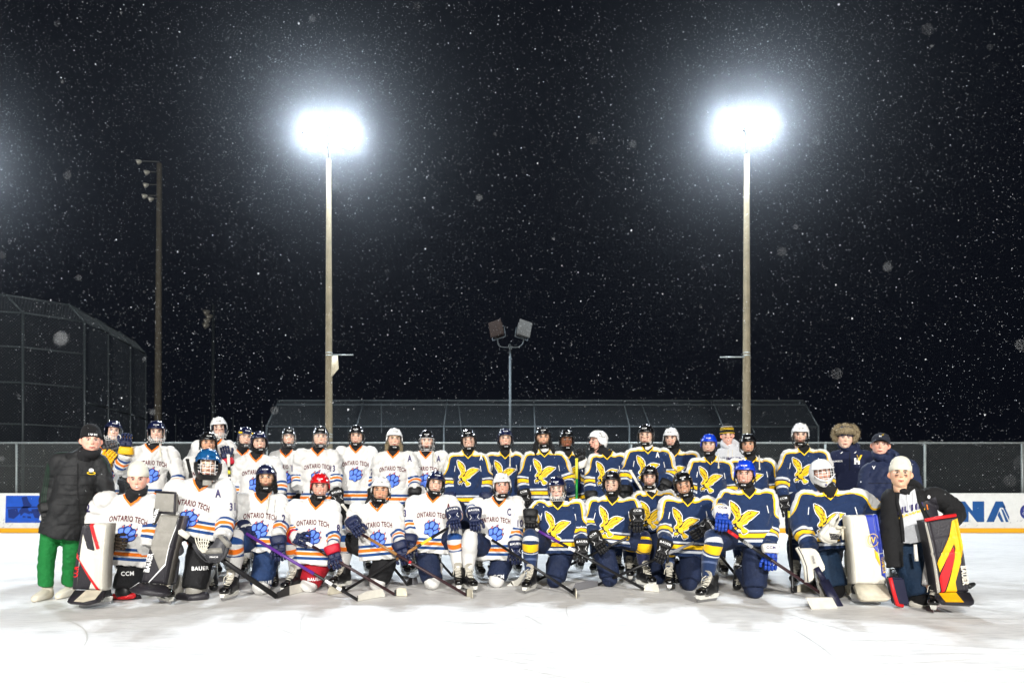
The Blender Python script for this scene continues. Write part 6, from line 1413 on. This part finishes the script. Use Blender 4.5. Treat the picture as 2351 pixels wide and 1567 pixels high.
for pts, lab in (([(455, 1190), (415, 1260), (372, 1330)], 'white curved stick blade standing on edge beside the captain'), ([(356, 1285), (345, 1305), (330, 1330)], 'short white blade tip resting on the ice next to the captain')):
    mb = MB(); q = [P(K(4, *a), 8.1) for a in pts]; q[-1].z = max(.01, q[-1].z); n = 8; path, rr = smooth_path(q, [.016, .030, .05] if len(lab) > 58 else [.045, .05, .045], 5); tube(mb, path, rr, 10, 0, True, .25); t = empty('hockey_stick', q[-1]); tag(t, lab, 'hockey stick', 'hockey sticks'); mb.build('blade', ['tape_white'], t)
# goalie stick of the navy goalie
r = empty('goalie_stick', P(K(6, 640, 1440), 6.8)); tag(r, 'broad navy goalie stick with scuffed white blade in front of the white-masked goalie', 'goalie stick')
mb = MB(); a, b, c_ = P(K(6, 545, 1165), 6.84), P(K(6, 600, 1260), 6.8), P(K(6, 705, 1452), 6.62); bar(mb, a, b, .055, .028, (0, -1, .2)); bar(mb, b, c_, .10, .030, (0, -1, .2)); mb.build('paddle', ['pad_navy'], r)
mb = MB(); bar(mb, P(K(6, 552, 1190), 6.95), P(K(6, 600, 1402), 6.8), .06, .05, (0, -1, .2)); mb.build('shaft', ['pad_lightgrey'], r)
mb = MB(); q = [G(K(6, 512, 1466)), G(K(6, 702, 1458))]; e = (q[1] - q[0]); q += [q[1] + V3((-.03, .05, .09)), q[0] + V3((-.03, .05, .10))]; n = 4
mb.add(q + [p + V3((0, .014, .003)) for p in q], [(0, 1, 2, 3), (7, 6, 5, 4)] + [(i, n + i, n + (i + 1) % n, (i + 1) % n) for i in range(n)], 0); mb.build('blade', ['pad_white'], r, smooth=False)
# dangling chin straps
for c, Y, p0, p1, R_, lab in ((5, 8.6, (782, 345), (783, 445), 29, 0), (5, 8.9, (1075, 360), (1078, 455), 31, 0), (4, 9.0, (350, 315), (347, 432), 20, 0), (3, 9.05, (800, 330), (808, 400), 16, 0), (2, 7.3, (685, 640), (668, 735), 10, 0), (1, 8.5, (962, 275), (968, 360), 3, 0)):
    mb = MB(); tube(mb, [P(K(c, *p0), Y + .1), P(K(c, *p1), Y)], .008, 6); rbox(mb, (.022, .012, .032), Matrix.Translation(P(K(c, *p1), Y)), .005); mb.build('chin_strap', ['pad_cream'], INFO[R_]['root'])
mb = MB(); hb = INFO[8]['HM'].copy(); L2 = hb; 
for sg in (-1, 1): rbox(mb, (.05, .03, .022), hb @ Matrix.Translation((sg * .075, -.085, .062)) @ Matrix.Rotation(sg * .8, 4, 'Z'), .006)
mb.build('helmet_strip', ['emblem_yellow'], INFO[8]['root'])
# cuffs, badges on hats
hb = INFO[1]['HM']; mb = MB()
for t, x, s in (('I', -.030, .020), ('DC', .026, .020)):
    v, tri = sc2(text2d(t, .05), s * .8, s); mb.add([hb @ V3((a + x, -.112 + 4 * (a + x) ** 2, .058 + b)) for a, b in v], tri)
mb.add([hb @ V3((x - .008, -.113, .058 + z)) for x, z in ((0, -.012), (.012, .002), (.008, .010), (0, .005), (-.008, .010), (-.012, .002))], [(0, 1, 2, 3), (0, 3, 4, 5)]); mb.build('beanie_lettering', ['letter_white'], INFO[1]['root'], smooth=False)
hb = INFO[30]['HM']; mb = MB()
for z, m in ((.088, 0), (.108, 0), (.128, 1), (.040, 0)): loft(mb, [(hb @ V3((0, .012, z + d)), V3((1, 0, 0)), V3((0, -1, 0)), r * 1.02, r * 1.24) for d, r in ((0, {.088: .094, .108: .092, .128: .082, .040: .100}[z]), (.007, {.088: .093, .108: .089, .128: .074, .040: .101}[z]))], 36, 2.1, m, False)
mb.build('beanie_stripe', ['emblem_yellow', 'gaiter_white'], INFO[30]['root'])
for key, col, r in ((36, 'hoodie_navy', .115), (37, 'coat_navy', .13), (30, 'hoodie_grey', .10), (39, 'black_cloth', .115)):
    mb = MB(); n0 = INFO[key]['n0']; R = INFO[key]['R']
    tube(mb, [n0 + V3((R.x * math.cos(a) * r, .02 - math.sin(a) * r * .8, .01 + (.055 * (1 - math.sin(a)) if True else 0) - .02)) for a in np.linspace(1.9, 1.9 + 5.5, 18)], [.022 + .03 * math.sin(i / 17 * math.pi) for i in range(18)], 12); mb.build('hood', [col], INFO[key]['root'])
# goalie mask crest
hb = INFO[38]['HM']; mb = MB(); v, tri = sc2(text2d('H', .08), .022, .024); mb.add([hb @ V3((a, -.148, -.108 + b)) for a, b in v], tri, 0)
for sg in (-1, 1): mb.add([hb @ V3(q) for q in ((.006, -.149, -.094), (.012, -.149, -.094), (.012 + sg * .010, -.149, -.074))], [(0, 1, 2)], 1)
mb.build('mask_crest', ['text_navy', 'emblem_yellow'], INFO[38]['root'], smooth=False)
bpy.context.view_layer.update()
